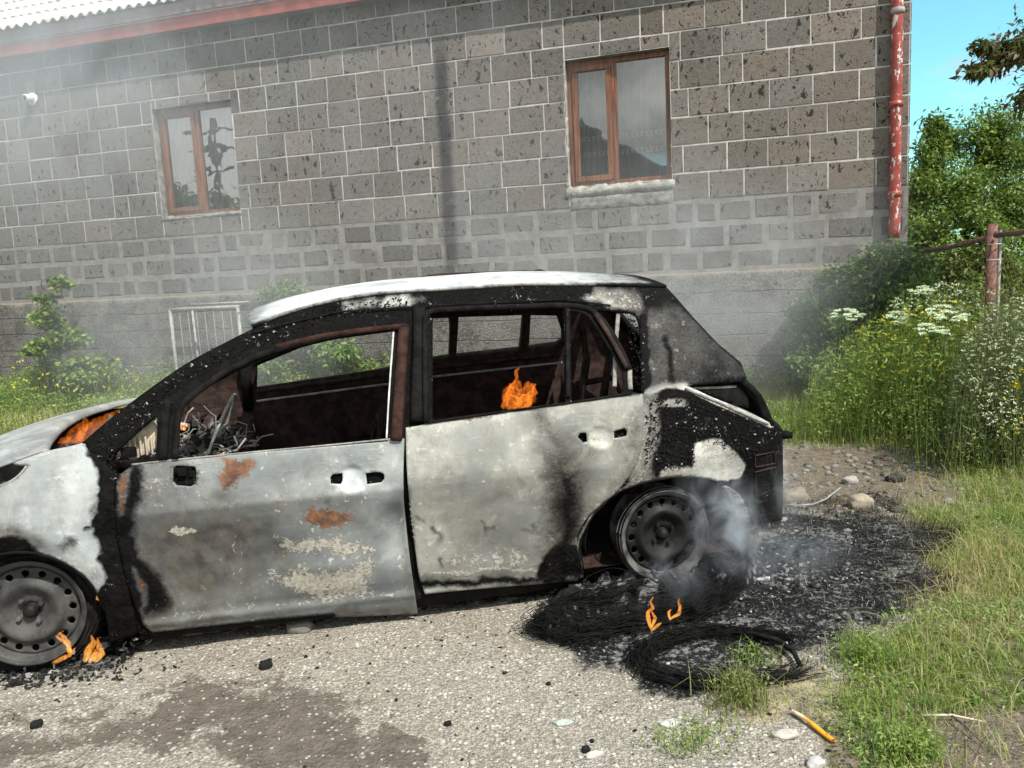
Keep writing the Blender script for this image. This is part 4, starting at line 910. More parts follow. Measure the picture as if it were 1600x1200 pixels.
RD = [(634,668),(655,665),(664,663),(662,560),(660,484),(750,479),(880,474),(915,476),(935,486),(955,510),(975,545),(990,580),(988,612),(1005,616),(1007,655),(1003,690),(998,720),(985,742),(964,769),(935,790),(912,812),(899,842),(904,870),(912,893),(900,908),(780,916),(664,928),(655,905),(649,860),(641,800),(635,730)]
WIN_R = [(676,656),(673,560),(672,490),(750,486),(881,482),(882,560),(883,629),(800,640)]
QG_R = [(893,627),(892,560),(891,486),(910,489),(924,500),(945,535),(965,566),(975,590),(972,614)]
RS1 = [(903,683),(906,677),(916,676),(919,690),(912,692)]; RS2 = [(959,674),(976,669),(980,674),(979,681),(960,685)]
rd_ = panel('rear_door', RD, [WIN_R, QG_R, RS1, RS2], 'rear_door', -.006, .0095, .007, extra=lambda X, Z: band(X, Z) + bowl(h2[0], h2[2], .052, .014)(X, Z))
# window surrounds: black and red-brown frames a few millimetres proud of the door skin
def bar(name, pts, r, mat, off, parent, n=10, flat=.5, sm=2):
    """a flattened moulding following points seen on the side surface"""
    Q = densify(np.array(pts, float), 3, False); Qp = np.pad(Q, ((5, 5), (0, 0)), 'edge'); Qs = np.stack([np.convolve(Qp[:, i], np.ones(11)/11, 'valid') for i in (0, 1)], 1); Qs[0], Qs[-1] = Q[0], Q[-1]; Q = Qs[::2]
    P3 = np.array([carpt(x, y, lambda X, Z: ysurf(X, Z)+off) for x, y in Q]); m_ = MB(); rr = np.interp(np.linspace(0, 1, len(Q)), np.linspace(0, 1, len(np.atleast_1d(r))), np.atleast_1d(r)) if np.ndim(r) else r
    m_.tube(P3, rr, n); V = m_.V[0]; c = np.repeat(P3, n, 0); V = c + (V-c)*np.array([1, flat, 1]); m_.V[0] = V
    return m_.build(name, mat, parent, True)
bar('window_frame', [(274,716),(277,655),(282,634),(310,610),(350,582),(400,557),(450,541),(500,529),(560,518),(626,511)], .013, M['soot'], -.016, fd)
bar('rear_post', [(631,510),(627,570),(622,640),(619,688)], .0235, M['rustframe'], -.012, fd, flat=.45)
bar('window_channel', [(615,517),(611,570),(607,630),(604,686)], .0035, M['paleash'], -.004, fd)
bar('header', [(430,543),(500,526),(560,517),(635,509)], .012, M['rustframe'], -.022, fd)
bar('front_post', [(262,625),(257,660),(255,718)], .017, M['soot'], -.012, fd)
bar('belt_rail', [(206,726),(270,719),(400,706),(520,695),(632,684)], .0038, M['ashmetal'], -.004, fd, flat=.6)
bar('window_frame', [(666,660),(664,560),(664,486),(750,481),(880,477),(912,479),(932,489),(952,515),(970,546),(984,578)], .0125, M['soot'], -.014, rd_)
bar('divider_post', [(887,482),(887,560),(888,626)], .010, M['soot'], -.014, rd_)
bar('quarter_bar', [(930,490),(950,520),(968,552),(982,580)], .011, M['inner'], -.022, rd_)
bar('rear_corner', [(984,578),(984,600),(986,614)], .011, M['ashmetal'], -.008, rd_)
bar('belt_rail', [(668,661),(800,641),(900,628),(985,615)], .0045, M['soot'], -.010, rd_, flat=.6)
bar('centre_pillar', [(656,482),(655,540),(653,600),(652,660)], .030, M['soot'], .006, side, flat=.5)
bar('pillar_seam', [(966,490),(962,540),(960,610)], .010, M['ashmetal'], .03, side)
bar('drip_seam', [(395,520),(450,505),(530,487),(640,480),(750,474),(880,468),(960,478)], .004, M['soot'], .004, side)
# mirror socket and handle cups: what sits behind the holes
for (p, w_, h_, nm) in ((mb_, .09, .09, 'mirror_socket'), (h1, .26, .09, 'handle_recess'), (h2, .22, .08, 'handle_recess')):
    m_ = MB(); m_.box((p[0], p[1]+.085, p[2]), (w_, .03, h_)); o = m_.build(nm, M['soot'], fd if p is not h2 else rd_)
m_ = MB(); r = np.random.default_rng(3)
for k in range(9): q = mb_ + np.array([r.uniform(-.03, .03), r.uniform(-.005, .03), r.uniform(-.03, .03)]); m_.box(q, r.uniform(.01, .03, 3))
m_.build('mirror_stub', M['soot'], fd)

# ---- sill, gap between doors, inner structure
def loftY(name, prof, xs_, mat, parent=CAR, smooth=True, **k):
    """prof: list of (y, z) swept along X"""
    V = []; F = []; n = len(prof)
    for i, x in enumerate(xs_):
        for y, z in prof: V.append((x, y, z + ROLL*y))
    for i in range(len(xs_)-1):
        for j in range(n-1): F.append((i*n+j, i*n+j+1, (i+1)*n+j+1, (i+1)*n+j))
    return mesh(name, V, F, mat, parent, smooth, **k)
loftY('floor_pan', [(.10, .12), (.16, .10), (.5, .13), (.75, .13), (.78, .24), (.92, .24), (.95, .13), (1.2, .13), (1.54, .10), (1.60, .12)], np.linspace(.35, 3.1, 12), M['inner'], smooth=False)
loftY('sill_box', [(.05, .30), (.10, .30), (.14, .20), (.14, .07), (.09, .05), (.06, .10), (.05, .2)], np.linspace(.42, 2.18, 10), M['soot'], smooth=False)
# inner skins of both near doors (seen from behind through the far windows)
def simplepanel(name, outl, holes, y, mat, parent, d=.06, t=.004, zoff=0.0, jit=.01):
    v, f = tri2d(np.array(outl, float), [np.array(h, float) for h in holes], d)
    Y = (y(v[:, 0], v[:, 1]) if callable(y) else np.full(len(v), y)) + jit*(fbm(v[:, 0]*5, v[:, 1]*5, 0, 3, 8)-.5)
    o = mesh(name, np.stack([v[:, 0], Y, v[:, 1]+zoff], 1), f, mat, parent, True); thick(o, t, 0); return o
simplepanel('inner_door_panel', [(.50, .10), (1.38, .08), (1.40, .74), (.50, .73)], [], lambda X, Z: ysurf(X, Z)+.085, M['inner'], fd, .05)
simplepanel('inner_door_panel', [(1.62, .12), (2.10, .12), (2.30, .50), (2.40, .84), (1.62, .76)], [], lambda X, Z: ysurf(X, Z)+.085, M['inner'], rd_, .05)

# ---- far side: same body turned round, built as body plus two doors, window openings as on the near side
fy = lambda X, Z: W - ysurf(X, Z - .075) - .0
def farpoly(pts): return [(x, z) for x, z in pts]
far_out = [(.20, .12), (.20, .70), (.17, .86), (.42, 1.00), (.75, 1.22), (.95, 1.32), (1.3, 1.41), (1.8, 1.465), (2.3, 1.46), (2.62, 1.43), (2.80, 1.27), (3.03, 1.04), (3.20, .78), (3.22, .30), (2.95, .30), (2.9, .48), (2.6, .60), (2.3, .50), (2.2, .20), (2.1, .12)]
fB = carpt(706, 520, 1.58); fC = carpt(817, 520, 1.58)
far_w1 = [(.62, .885), (1.50, .928), (1.56, 1.34), (1.25, 1.32), (.95, 1.22), (.68, 1.05)]
def W3(px, Y): p = carpt(px[0], px[1], Y); return (p[0], p[2])
far_w1 = [W3(q, 1.60) for q in ((401,605),(610,574),(655,566))] + [W3(q, 1.50) for q in ((655,498),(600,506),(500,528),(400,570))]
far_w2 = [W3(q, 1.58) for q in ((673,560),(701,556),(700,493),(673,494))]
far_w3 = [W3(q, 1.58) for q in ((712,555),(811,544),(811,489),(712,492))]
far_w4 = [W3(q, 1.58) for q in ((824,542),(868,536),(876,530),(874,515),(863,490),(822,489))]
far_qg = [(.28, .88), (.56, .885), (.56, .97)]
fs = simplepanel('far_body_side', far_out, [far_w1, far_w2, far_w3, far_w4], lambda X, Z: W - .10 - .42*np.maximum(Z-.92, 0), M['inner'], CAR, .05, .05)
for k_, (a_, b_, y_) in enumerate(((401, 610, 1.53), (673, 875, 1.55))):
    p0 = carpt(a_, (612 if k_ == 0 else 575), y_); p1 = carpt(b_, (585 if k_ == 0 else 553), y_)
    m_ = MB(); m_.tube(np.linspace(p0, p1, 6), .012, 8); m_.build('far_belt_rail', M['inner'], fs, True)
    m_ = MB(); m_.tube(np.linspace(p0 + [0, -.04, -.05], p1 + [0, -.04, -.05], 6), .007, 8); m_.build('far_trim_rail', M['ashmetal'], fs, True)
m_ = MB(); m_.tube([carpt(703, 492, 1.50), carpt(709, 557, 1.56)], .011, 8); m_.build('far_pillar_edge', M['rustframe'], fs, True)
m_ = MB(); m_.tube([carpt(818, 490, 1.50), carpt(824, 542, 1.56)], .008, 8); m_.build('far_quarter_edge', M['ashmetal'], fs, True)
m_ = MB(); m_.tube([carpt(383, 562, 1.50), carpt(388, 640, 1.58)], .030, 8); m_.build('far_front_pillar', M['soot'], fs, True)
m_ = MB()
for q in ((.55, 1.5, .62), (1.0, 1.5, .5), (1.35, 1.5, .65)): m_.box(q, (.28, .012, .2))
m_.build('far_door_plates', M['inner'], fs, kind='stuff')

# ---- roof, crowned from rail to rail
ROOFN = [(395,514),(420,502),(450,491),(490,479),(530,470),(600,460),(650,457),(750,451),(825,446),(925,447),(987,449),(1035,450)]
SIL = np.array([(395,505),(410,493),(430,477),(470,464),(520,453),(600,441),(700,433),(780,428),(850,427),(920,429),(970,432),(1010,437),(1036,446)])
nr = np.array([carpt(x, y, lambda X, Z: ysurf(X, Z)+.012) for x, y in chaikin(ROOFN, 1)[:]]); nr = nr[np.argsort(nr[:, 0])]
XS = np.linspace(nr[:, 0].min()-.0, nr[:, 0].max()+.02, 70); yn = np.interp(XS, nr[:, 0], nr[:, 1]); zn = np.interp(XS, nr[:, 0], nr[:, 2])
crown = []
for x, y0_, z0_ in zip(XS, yn, zn):
    # crown height so that the tangent seen from the photograph's side meets the silhouette
    best = None
    for c in np.linspace(-.02, .16, 60):
        yy = np.linspace(y0_, W-y0_, 40); t_ = (yy-y0_)/(W-2*y0_); zz = z0_ + ROLL*(yy-y0_) + c*(1-np.abs(2*t_-1)**2.6)
        qx, qy = proj(c2w(np.stack([np.full(40, x), yy, zz], 1))); e = np.min(qy - np.interp(qx, SIL[:, 0], SIL[:, 1]))
        if best is None or abs(e) < best[0]: best = (abs(e), c)
    crown.append(best[1])
crown = np.convolve(np.pad(crown, 6, 'edge'), np.ones(13)/13, 'valid')
nT = 44; V = []; 
for x, y0_, z0_, c in zip(XS, yn, zn, crown):
    for j in range(nT):
        t_ = j/(nT-1); yy = y0_ + (W-2*y0_)*t_; bow = .16*(1-(2*t_-1)**2)*np.clip((1.1-x)/.5, 0, 1)
        V.append((x-bow, yy, z0_ + ROLL*(yy-y0_) + c*(1-abs(2*t_-1)**2.6) + .004*(float(vnoise(x*5, yy*5, 0, 6))-.5)))
V = np.array(V); F = np.array([(i*nT+j, i*nT+j+1, (i+1)*nT+j+1, (i+1)*nT+j) for i in range(len(XS)-1) for j in range(nT-1)])
c_ = np.zeros((len(V), 4)); ed_ = np.minimum(V[:, 0]-XS[0], XS[-1]-V[:, 0]); c_[:, 0] = .42*np.clip(1-ed_/.08, 0, 1) + .50*np.clip((V[:, 0]-2.2)/.4, 0, 1) + .10*(fbm(V[:, 0]*4, V[:, 1]*4, 0, 3, 3)); sd_ = np.minimum(V[:, 1]-np.repeat(yn, nT), W-np.repeat(yn, nT)-V[:, 1]); c_[:, 0] += .45*np.clip(1-sd_/.05, 0, 1); c_[:, 2] = .25
ro = mesh('roof', V, F, M['burnt'], CAR, True, c_); addbase(ro, np.tile([.58, .59, .585], (len(V), 1))); thick(ro, .012)
# ---- tailgate: from the roof end down to the bumper, with the rear window left open
TG = [(1036,449),(1052,465),(1082,499),(1122,541),(1160,572),(1166,592)]; TG2 = [(1166,596),(1186,620),(1197,645),(1207,663),(1222,672),(1224,740),(1222,812)]
tg = np.array([carpt(x, y, lambda X, Z: ysurf(X, Z)+.012) for x, y in TG+TG2])
def crossloft(name, pts, mat, cols, skip=None, bowf=.10, parent=CAR, n=15):
    V = []; F = []; m_ = len(pts)
    for i in range(n):
        t_ = i/(n-1)
        for p in pts:
            y = p[1] + (W-2*p[1])*t_; V.append((p[0] + bowf*(1-(2*t_-1)**4), y, p[2] + ROLL*(y-p[1])))
    for i in range(n-1):
        for j in range(m_-1):
            if skip and skip(i, j): continue
            F.append((i*m_+j, i*m_+j+1, (i+1)*m_+j+1, (i+1)*m_+j))
    o = mesh(name, V, F, mat, parent, True); thick(o, .03, -1); return o
crossloft('tailgate', tg, M['soot'], None, lambda i, j: 1 <= i <= 12 and 1 <= j <= 3)
# lamp cavity: dark recessed box and curved outer housing
LC = [(1072,603),(1160,597),(1168,618),(1170,638),(1150,634),(1118,621)]
O_ = trace(LC, lambda X, Z: ysurf(X, Z)+.05); v, f = tri2d(O_, [], .015); o = mesh('lamp_recess', np.stack([v[:, 0], ysurf(v[:, 0], v[:, 1])+.05, v[:, 1]], 1), f, M['soot'], side, True); thick(o, .004, 0)
bar('lamp_ridge', [(1075,607),(1118,606),(1150,604)], .006, M['ashmetal'], .042, side)
bar('lamp_housing', [(1162,597),(1180,611),(1193,632),(1200,652),(1206,664)], .016, M['soot'], .02, side)
bar('bumper_edge', [(1070,607),(1112,624),(1150,641),(1205,665)], .0055, M['ashmetal'], .008, side)
m_ = MB(); p = carpt(1226, 679, .28); m_.box(p, (.05, .06, .03)); m_.tube([p+[0, .02, 0], p+[.04, .03, -.01]], .018, 8); m_.build('tow_clip', M['soot'], side, True)
# embossed steel of the rear corner
for k, q in enumerate((((1186,712),(1216,706),(1218,724),(1186,730)), ((1186,738),(1218,730),(1219,762),(1188,776)), ((1190,786),(1219,776),(1219,800),(1192,806)))):
    P3 = np.array([carpt(x, y, lambda X, Z: ysurf(X, Z)+.013) for x, y in densify(chaikin(np.array(q, float)*np.array([1, 1]) + [-6, 0], 0), 4)]); m_ = MB(); m_.tube(P3, .0035, 6, True); m_.build('pressed_ridge', M['inner'], side, True)
O_ = trace([(1172,700),(1222,690),(1221,812),(1176,822)], lambda X, Z: .15+0*X); v, f = tri2d(O_, [], .03); o = mesh('rear_corner_plate', np.stack([v[:, 0], np.full(len(v), .15), v[:, 1]], 1), f, M['soot'], side, False); thick(o, .01, 0)
# ---- bonnet and front end
HD = np.array([carpt(x, y, lambda X, Z: ysurf(X, Z)+.03) for x, y in ((80,704),(40,718),(0,732),(-60,753),(-150,796))]); HD = HD[np.argsort(-HD[:, 0])]
def onplane(x, y, z):
    r = ray(x, y); p = EYE + r*(z-EYE[2])/r[2]; return (p[:2]-CO) @ CU, (p[:2]-CO) @ CL
ED = np.array([onplane(x, y, .868) for x, y in ((80,704),(84,690),(99,673),(119,660),(141,650),(167,640),(192,632),(222,626))]); ED = ED[np.argsort(ED[:, 1])]
n = 26; V = []; m_ = len(HD)+1
far_c = carpt(222, 626, 1.40)
for i in range(n):
    t_ = i/(n-1)
    for j, p in enumerate([HD[0]] + list(HD)):
        y = p[1] + (W-2*p[1])*t_; x = p[0]
        if j == 0: x = p[0] + .0; 
        bow = -.20*(1-(2*t_-1)**2)*(1 if j > 0 else 1)*np.clip(1.0 - 0*j, 0, 1)
        sh = float(np.interp(y, ED[:, 1], ED[:, 0]) - ED[0, 0]); V.append((x + (sh + bow*0 if j < 2 else sh*.6+bow*.4 if j == 2 else bow), y, p[2] + .004*(y-p[1]) + (.030 if j else .012)*(1-abs(2*t_-1)**2.4) + .006*(float(vnoise(x*6, y*6, 0, 8))-.5) - (.012 if j == 0 else 0)))
V = np.array(V); F = [(i*m_+j, i*m_+j+1, (i+1)*m_+j+1, (i+1)*m_+j) for i in range(n-1) for j in range(m_-1)]
c_ = np.zeros((len(V), 4)); c_[:, 3] = .25*fbm(V[:, 0]*4, V[:, 1]*4, 0, 3, 3); c_[:, 1] = .2*fbm(V[:, 0]*3, V[:, 1]*6, 0, 3, 13)
ho = mesh('bonnet', V, F, M['burnt'], CAR, True, c_); addbase(ho, np.tile([.34, .335, .32], (len(V), 1))); sb = ho.modifiers.new('s', 'SUBSURF'); sb.levels = sb.render_levels = 2; thick(ho, .01)
fp = [(-.42, .35), (-.60, .62), (-.70, .52), (-.74, .38), (-.70, .22), (-.60, .17)]
V = []; F = []
prof = [(-.46, .66), (-.62, .60), (-.70, .50), (-.74, .36), (-.70, .20), (-.62, .15)]
for i in range(15):
    t_ = i/14; y = .12 + 1.46*t_; b_ = .16*(1-(2*t_-1)**2)
    for x, z in prof: V.append((x - b_ + .08, y, z + ROLL*y - (.0)))
F = [(i*6+j, i*6+j+1, (i+1)*6+j+1, (i+1)*6+j) for i in range(14) for j in range(5)]
o = mesh('front_bumper_beam', V, F, M['soot'], CAR, True); thick(o, .02)
# melted lamp hole edge on the near front
bar('headlamp_rim', [(-30,768),(10,757),(32,742),(44,724)], .004, M['ashmetal'], .002, CAR)
# ---- bulkhead, dash wreck, steering column, seats
def wreck(name, c, size, n, seed, mats, parent=CAR, rr=(.003, .010), **k):
    r = np.random.default_rng(seed); m_ = MB()
    for _ in range(n):
        p = c + r.uniform(-1, 1, 3)*size; P_ = [p]
        dd = r.normal(size=3)
        for s in range(r.integers(3, 7)): dd = dd*.6 + r.normal(size=3)*.7; P_.append(P_[-1] + dd/np.linalg.norm(dd)*r.uniform(.02, .07)*np.array([1, .8, .9]))
        g_ = r.uniform(.05, .75); m_.tube(P_, r.uniform(*rr), 5, col=(g_*.55, g_*.52, g_*.45))
    return m_.build(name, M['vcol'], parent, True, True, kind='stuff')
simplepanel('bulkhead', [(.10, .15), (1.56, .22), (1.56, .84), (.12, .78)], [], 0.0, M['inner'], CAR, .1)
bh = bpy.data.objects['bulkhead']; bh.rotation_euler = (0, 0, R(90)); bh.location = (.34, 0, 0)
pd = carpt(325, 695, .50); wreck('dashboard_remains', pd + [.0, .0, -.05], np.array([.10, .18, .06]), 150, 31, None, rr=(.002, .006))
r = np.random.default_rng(36); m_ = MB()
for _ in range(260):
    q = pd + r.normal(0, 1, 3)*np.array([.055, .12, .040]) + [0, 0, -.02]; ax = r.normal(size=3); ax /= np.linalg.norm(ax); g_ = r.choice([.02, .05, .14, .30], p=[.4, .3, .2, .1]); m_.box(q, r.uniform(.3, 1, 3)*np.array([.06, .04, .006]), np.array(Matrix.Rotation(r.uniform(0, 3.1), 3, Vector(ax))), (g_, g_*.96, g_*.85))
m_.build('dashboard_scraps', M['vcol'], CAR, False, True, kind='stuff')
m_ = MB(); a_ = np.linspace(0, 2*math.pi, 30, endpoint=False); sc_ = carpt(345, 672, .45)
m_.tube(sc_ + np.stack([.07*np.sin(a_), .16*np.cos(a_), .15*np.sin(a_)], 1), .007, 7, True); m_.tube([sc_, sc_+[-.25, 0, -.12]], .02, 8); m_.tube([sc_+[0, -.14, 0], sc_+[0, .14, 0]], .008, 6); m_.build('steering_wheel_core', M['ashmetal'], CAR, True)
loftY('dash_beam', [(.12, .62), (.5, .66), (1.0, .66), (1.55, .70)], [.46, .52], M['inner'])
m_ = MB(); p = carpt(214, 690, .16)
m_.box(p + [.02, .0, 0], (.15, .03, .10), np.array(Matrix.Rotation(-.45, 3, 'Y'))); 
for i in range(8): m_.box(p + [-.04+.02*i, -.028, -.015], (.008, .012, .075))
o = m_.build('melted_air_box', M['beige'], CAR); bevel(o, .008, 3)
m_ = MB(); m_.box(p + [-.02, -.05, -.03], (.05, .03, .035)); m_.build('box_opening', M['soot'], o)
wreck('engine_remains', np.array([.30, .7, .74]), np.array([.10, .45, .02]), 120, 35, None)
V = []; F = []
for i in range(12):
    t_ = i/11; y = .16 + 1.38*t_; b_ = .10*(1-(2*t_-1)**2)
    for x, z in ((-.10, .80), (.02, .80), (.12, .80), (.22, .79), (.34, .76), (.46, .74)): V.append((x - b_, y, z + .01*y + .008*(float(vnoise(x*20, y*14, 0, 5))-.5)))
F = [(i*6+j, i*6+j+1, (i+1)*6+j+1, (i+1)*6+j) for i in range(11) for j in range(5)]
o = mesh('cowl', V, F, M['inner'], CAR, True); thick(o, .01)
def seat(cx, cy, w_, back=.50):
    m_ = MB(); z0 = .30 + ROLL*cy; fr = []
    s_ = empty('seat_frame'); s_.parent = CAR
    q = MB(); q.tube([(cx-.22, cy-w_/2, z0), (cx+.22, cy-w_/2, z0), (cx+.22, cy+w_/2, z0), (cx-.22, cy+w_/2, z0)], .014, 7, True)
    for k in range(6): x = cx-.16+k*.065; q.tube([(x, cy-w_/2, z0), (x, cy, z0-.03), (x, cy+w_/2, z0)], .004, 5)
    q.build('seat_pan', M['soot'], s_, True)
    q = MB(); a, b = cx+.22, cx+.34; q.tube([(a, cy-w_/2, z0), (b-.01, cy-w_/2+.02, z0+back*.8), (b, cy-w_/2+.08, z0+back), (b, cy+w_/2-.08, z0+back), (b-.01, cy+w_/2-.02, z0+back*.8), (a, cy+w_/2, z0)], .015, 7)
    for k in range(5): z = z0+.08+k*back/6; q.tube([(a+.02*k, cy-w_/2+.02, z), (a+.02*k+.02, cy, z), (a+.02*k, cy+w_/2-.02, z)], .004, 5)
    q.build('backrest', M['inner'], s_, True)
seat(1.05, .52, .42, .34); seat(1.05, 1.18, .42, .34); seat(1.95, .85, 1.10, .30)
# rear inner wheel houses and struts
for cy_, sg in ((.20, 1), (1.48, -1)):
    V = []; F = []; a_ = np.linspace(math.pi*1.02, -.02*math.pi, 26)
    for a in a_:
        for y_, rr_ in ((cy_-.10*sg, .365), (cy_+.12*sg, .36), (cy_+.17*sg, .30)): V.append((2.59 + rr_*math.cos(a), y_, .20 + rr_*math.sin(a) + ROLL*y_))
    F = [(i*3+j, i*3+j+1, (i+1)*3+j+1, (i+1)*3+j) for i in range(25) for j in range(2)]
    o = mesh('rear_wheel_house', V, F, M['soot'], CAR, True); thick(o, .006)
    V = []
    for a in a_:
        for y_, rr_ in ((cy_-.12*sg, .375), (cy_+.10*sg, .37), (cy_+.20*sg, .30)): V.append((.02 + rr_*math.cos(a), y_, .20 + rr_*math.sin(a) + ROLL*y_))
    o = mesh('front_wheel_house', V, F, M['soot'], CAR, True); thick(o, .006)
simplepanel('wheel_well_back', [(2.15, .04), (3.0, .04), (2.98, .5), (2.2, .5)], [], .42, M['soot'], CAR, .1)
simplepanel('wheel_well_back', [(-.5, .04), (.42, .04), (.42, .6), (-.5, .6)], [], .44, M['soot'], CAR, .1)
m_ = MB()
for x_ in (905, 940):
    m_.tube([carpt(x_, 640, .45), carpt(x_+12, 560, .50), carpt(x_+5, 515, .50)], .02, 8)
m_.tube([carpt(900, 600, .5), carpt(960, 590, .5), carpt(975, 630, .4)], .016, 8); m_.build('strut_tower', M['inner'], CAR, True, kind='stuff')
simplepanel('parcel_wall', [(.12, .15), (1.56, .22), (1.50, .82), (.18, .76)], [], 0.0, M['inner'], CAR, .1)
bh = [o for o in bpy.data.objects if o.name.startswith('parcel_wall')][0]; bh.rotation_euler = (0, 0, R(90)); bh.location = (2.52, 0, 0)
simplepanel('luggage_floor', [(2.45, .15), (3.1, .15), (3.1, 1.5), (2.45, 1.5)], [], 0.0, M['inner'], CAR, .1)
bh = [o for o in bpy.data.objects if o.name.startswith('luggage_floor')][0]; bh.rotation_euler = (R(90), 0, 0); bh.location = (0, 0, .42); bh.scale = (1, 1, 1)
bh.rotation_euler = (R(-90), 0, 0); 
# ---- wheels
def wheel(px, py, Yc, dark, tyre):
    c = carpt(px, py, Yc); w_ = empty('wheel'); w_.parent = CAR; w_.location = c
    rl = .2035
    m_ = MB(); m_.lathe([(rl-.004, -.012), (rl+.002, -.018), (rl+.004, -.010), (rl, .0), (.190, .004), (.184, .02), (.180, .06), (.176, .10), (.190, .14), (.203, .150), (.205, .155), (.198, .150), (.184, .13), (.170, .10), (.172, .03), (.178, .016), (.186, -.004), (.195, -.010), (rl-.004, -.012)], 96)
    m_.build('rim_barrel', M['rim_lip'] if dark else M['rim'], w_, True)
    a_ = np.linspace(0, 2*math.pi, 96, endpoint=False); O_ = np.stack([.176*np.cos(a_), .176*np.sin(a_)], 1)
    H_ = []
    for k in range(16):
        t_ = 2*math.pi*k/16; b_ = np.linspace(0, 2*math.pi, 14, endpoint=False); cx, cz = .150*math.cos(t_), .150*math.sin(t_)
        H_.append(np.stack([cx + .0135*np.cos(b_), cz + .0135*np.sin(b_)], 1))
    b_ = np.linspace(0, 2*math.pi, 30, endpoint=False); H_.append(np.stack([.028*np.cos(b_), .028*np.sin(b_)], 1))
    v, f = tri2d(O_, H_, .0085); r_2 = np.hypot(v[:, 0], v[:, 1])
    y = np.interp(r_2, [.0, .034, .040, .062, .070, .100, .112, .124, .135, .168, .176], [.030, .030, .024, .024, .018, -.002, -.004, .006, .018, .016, .022])
    f = f[:, ::-1] if np.cross(v[f[0, 1]]-v[f[0, 0]], v[f[0, 2]]-v[f[0, 0]]) < 0 else f
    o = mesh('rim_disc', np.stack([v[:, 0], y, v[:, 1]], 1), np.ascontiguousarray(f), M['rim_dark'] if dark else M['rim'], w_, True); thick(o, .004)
    m_ = MB(); m_.lathe([(.001, -.004), (.014, -.002), (.024, .006), (.028, .03), (.05, .05), (.13, .06), (.14, .08)], 40); m_.build('hub', M['rim_dark'], w_, True)
    for k in range(4):
        t_ = 2*math.pi*(k+.35)/4; m_ = MB(); m_.lathe([(.001, .004), (.007, .004), (.0095, .008), (.0095, .024), (.014, .026)], 6, (.050*math.cos(t_), 0, .050*math.sin(t_))); m_.build('wheel_nut', M['rim_lip'] if not dark else M['rim_dark'], w_)
    if tyre:                                   # what is left of the tyre: ragged layers behind the rim, flat below
        V = []; F = []; nA, prof = 90, [(.198, .01), (.232, .008), (.252, .03), (.258, .08), (.25, .13), (.22, .16), (.19, .15)]
        for i in range(nA):
            a = 2*math.pi*i/nA
            for rr_, yy in prof:
                k = 1 + .05*(float(vnoise(math.cos(a)*5+9, math.sin(a)*5+9, yy*20, 4))-.5); x, z = rr_*k*math.cos(a), rr_*k*math.sin(a)
                V.append((x, yy + .012*(float(vnoise(math.cos(a)*9+5, math.sin(a)*9, rr_*60, 2))-.5), max(z, -.248 + (c[2]*0))))
        n7 = len(prof); F = [(i*n7+j, i*n7+(j+1), ((i+1) % nA)*n7+(j+1), ((i+1) % nA)*n7+j) for i in range(nA) for j in range(n7-1)]
        mesh('tyre_carcass', V, F, M['char'], w_, True)
        for q in range(3):
            m_ = MB(); a_2 = np.linspace(0, 2*math.pi, 80, endpoint=False); rr_ = .222+.012*q; m_.tube(np.stack([rr_*np.cos(a_2), .004+.004*q+.004*np.sin(a_2*7+q), np.maximum(rr_*np.sin(a_2), -.24)], 1), .0022, 5, True); m_.build('bead_wire', M['rim_dark'], w_, True)
    else:
        for q, rr_ in enumerate((.212, .218)):
            m_ = MB(); a_2 = np.linspace(0, 2*math.pi, 80, endpoint=False); m_.tube(np.stack([rr_*np.cos(a_2), -.004+.02*q+.004*np.sin(a_2*5), rr_*np.sin(a_2)], 1), .0028, 5, True); m_.build('bead_wire', M['rim_lip'], w_, True)
    return w_
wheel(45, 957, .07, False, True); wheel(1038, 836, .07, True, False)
for x_, in ((0.0,), (2.59,)):
    w_ = empty('wheel'); w_.parent = CAR; w_.location = (x_, W-.12, .29)
    m_ = MB(); m_.lathe([(.03, 0), (.15, 0), (.18, -.02), (.20, .02), (.20, -.15)], 40); m_.build('rim_disc', M['rim_dark'], w_, True)
    m_ = MB(); m_.lathe([(.20, .01), (.27, .0), (.285, -.06), (.27, -.15), (.20, -.16)], 40); m_.build('tyre_carcass', M['char'], w_, True)
# arch lips
bar('arch_lip', [(-78,915),(-50,883),(-15,869),(20,863),(49,863),(85,872),(120,891),(148,917),(165,955)], .006, M['soot'], .0, CAR)
bar('arch_lip', [(913,893),(904,850),(925,806),(965,769),(1005,754),(1055,745),(1110,749),(1145,761),(1163,777)], .0036, M['soot'], .006, side)

#%%PLANTS
# ------------------------------------------------------------------ grass, weeds, shrubs and trees
def blades(name, P, H, Wd, C, mat, lean=.45, seed=0, parent=None, **k):
    """tapered bent blades in one mesh: P (n,3) roots, H heights, Wd widths, C (n,3) colours"""
    r = np.random.default_rng(seed); n = len(P); a = r.uniform(0, 6.283, n); d = np.stack([np.cos(a), np.sin(a), 0*a], 1); q = np.stack([-np.sin(a), np.cos(a), 0*a], 1)
    L_ = (np.abs(r.normal(0, lean, n)) + .05)[:, None]; H = np.asarray(H)[:, None]; Wd = np.asarray(Wd)[:, None]; up = np.array([0, 0, 1.0])
    m1 = P + up*H*.5 + d*L_*H*.22; m2 = P + up*H*(1-.25*L_*L_).clip(.2, 1) + d*L_*H*.9
    V = np.stack([P - q*Wd/2, P + q*Wd/2, m1 - q*Wd*.42, m1 + q*Wd*.42, m2], 1).reshape(-1, 3)
    F = (np.array([[0, 1, 3], [0, 3, 2], [2, 3, 4]])[None] + (np.arange(n)*5)[:, None, None]).reshape(-1, 3)
    C5 = np.repeat(C, 5, 0).reshape(n, 5, 3).copy(); C5[:, 4] *= 1.15
    return mesh(name, V, F, mat, parent, True, C5.reshape(-1, 3), **k)
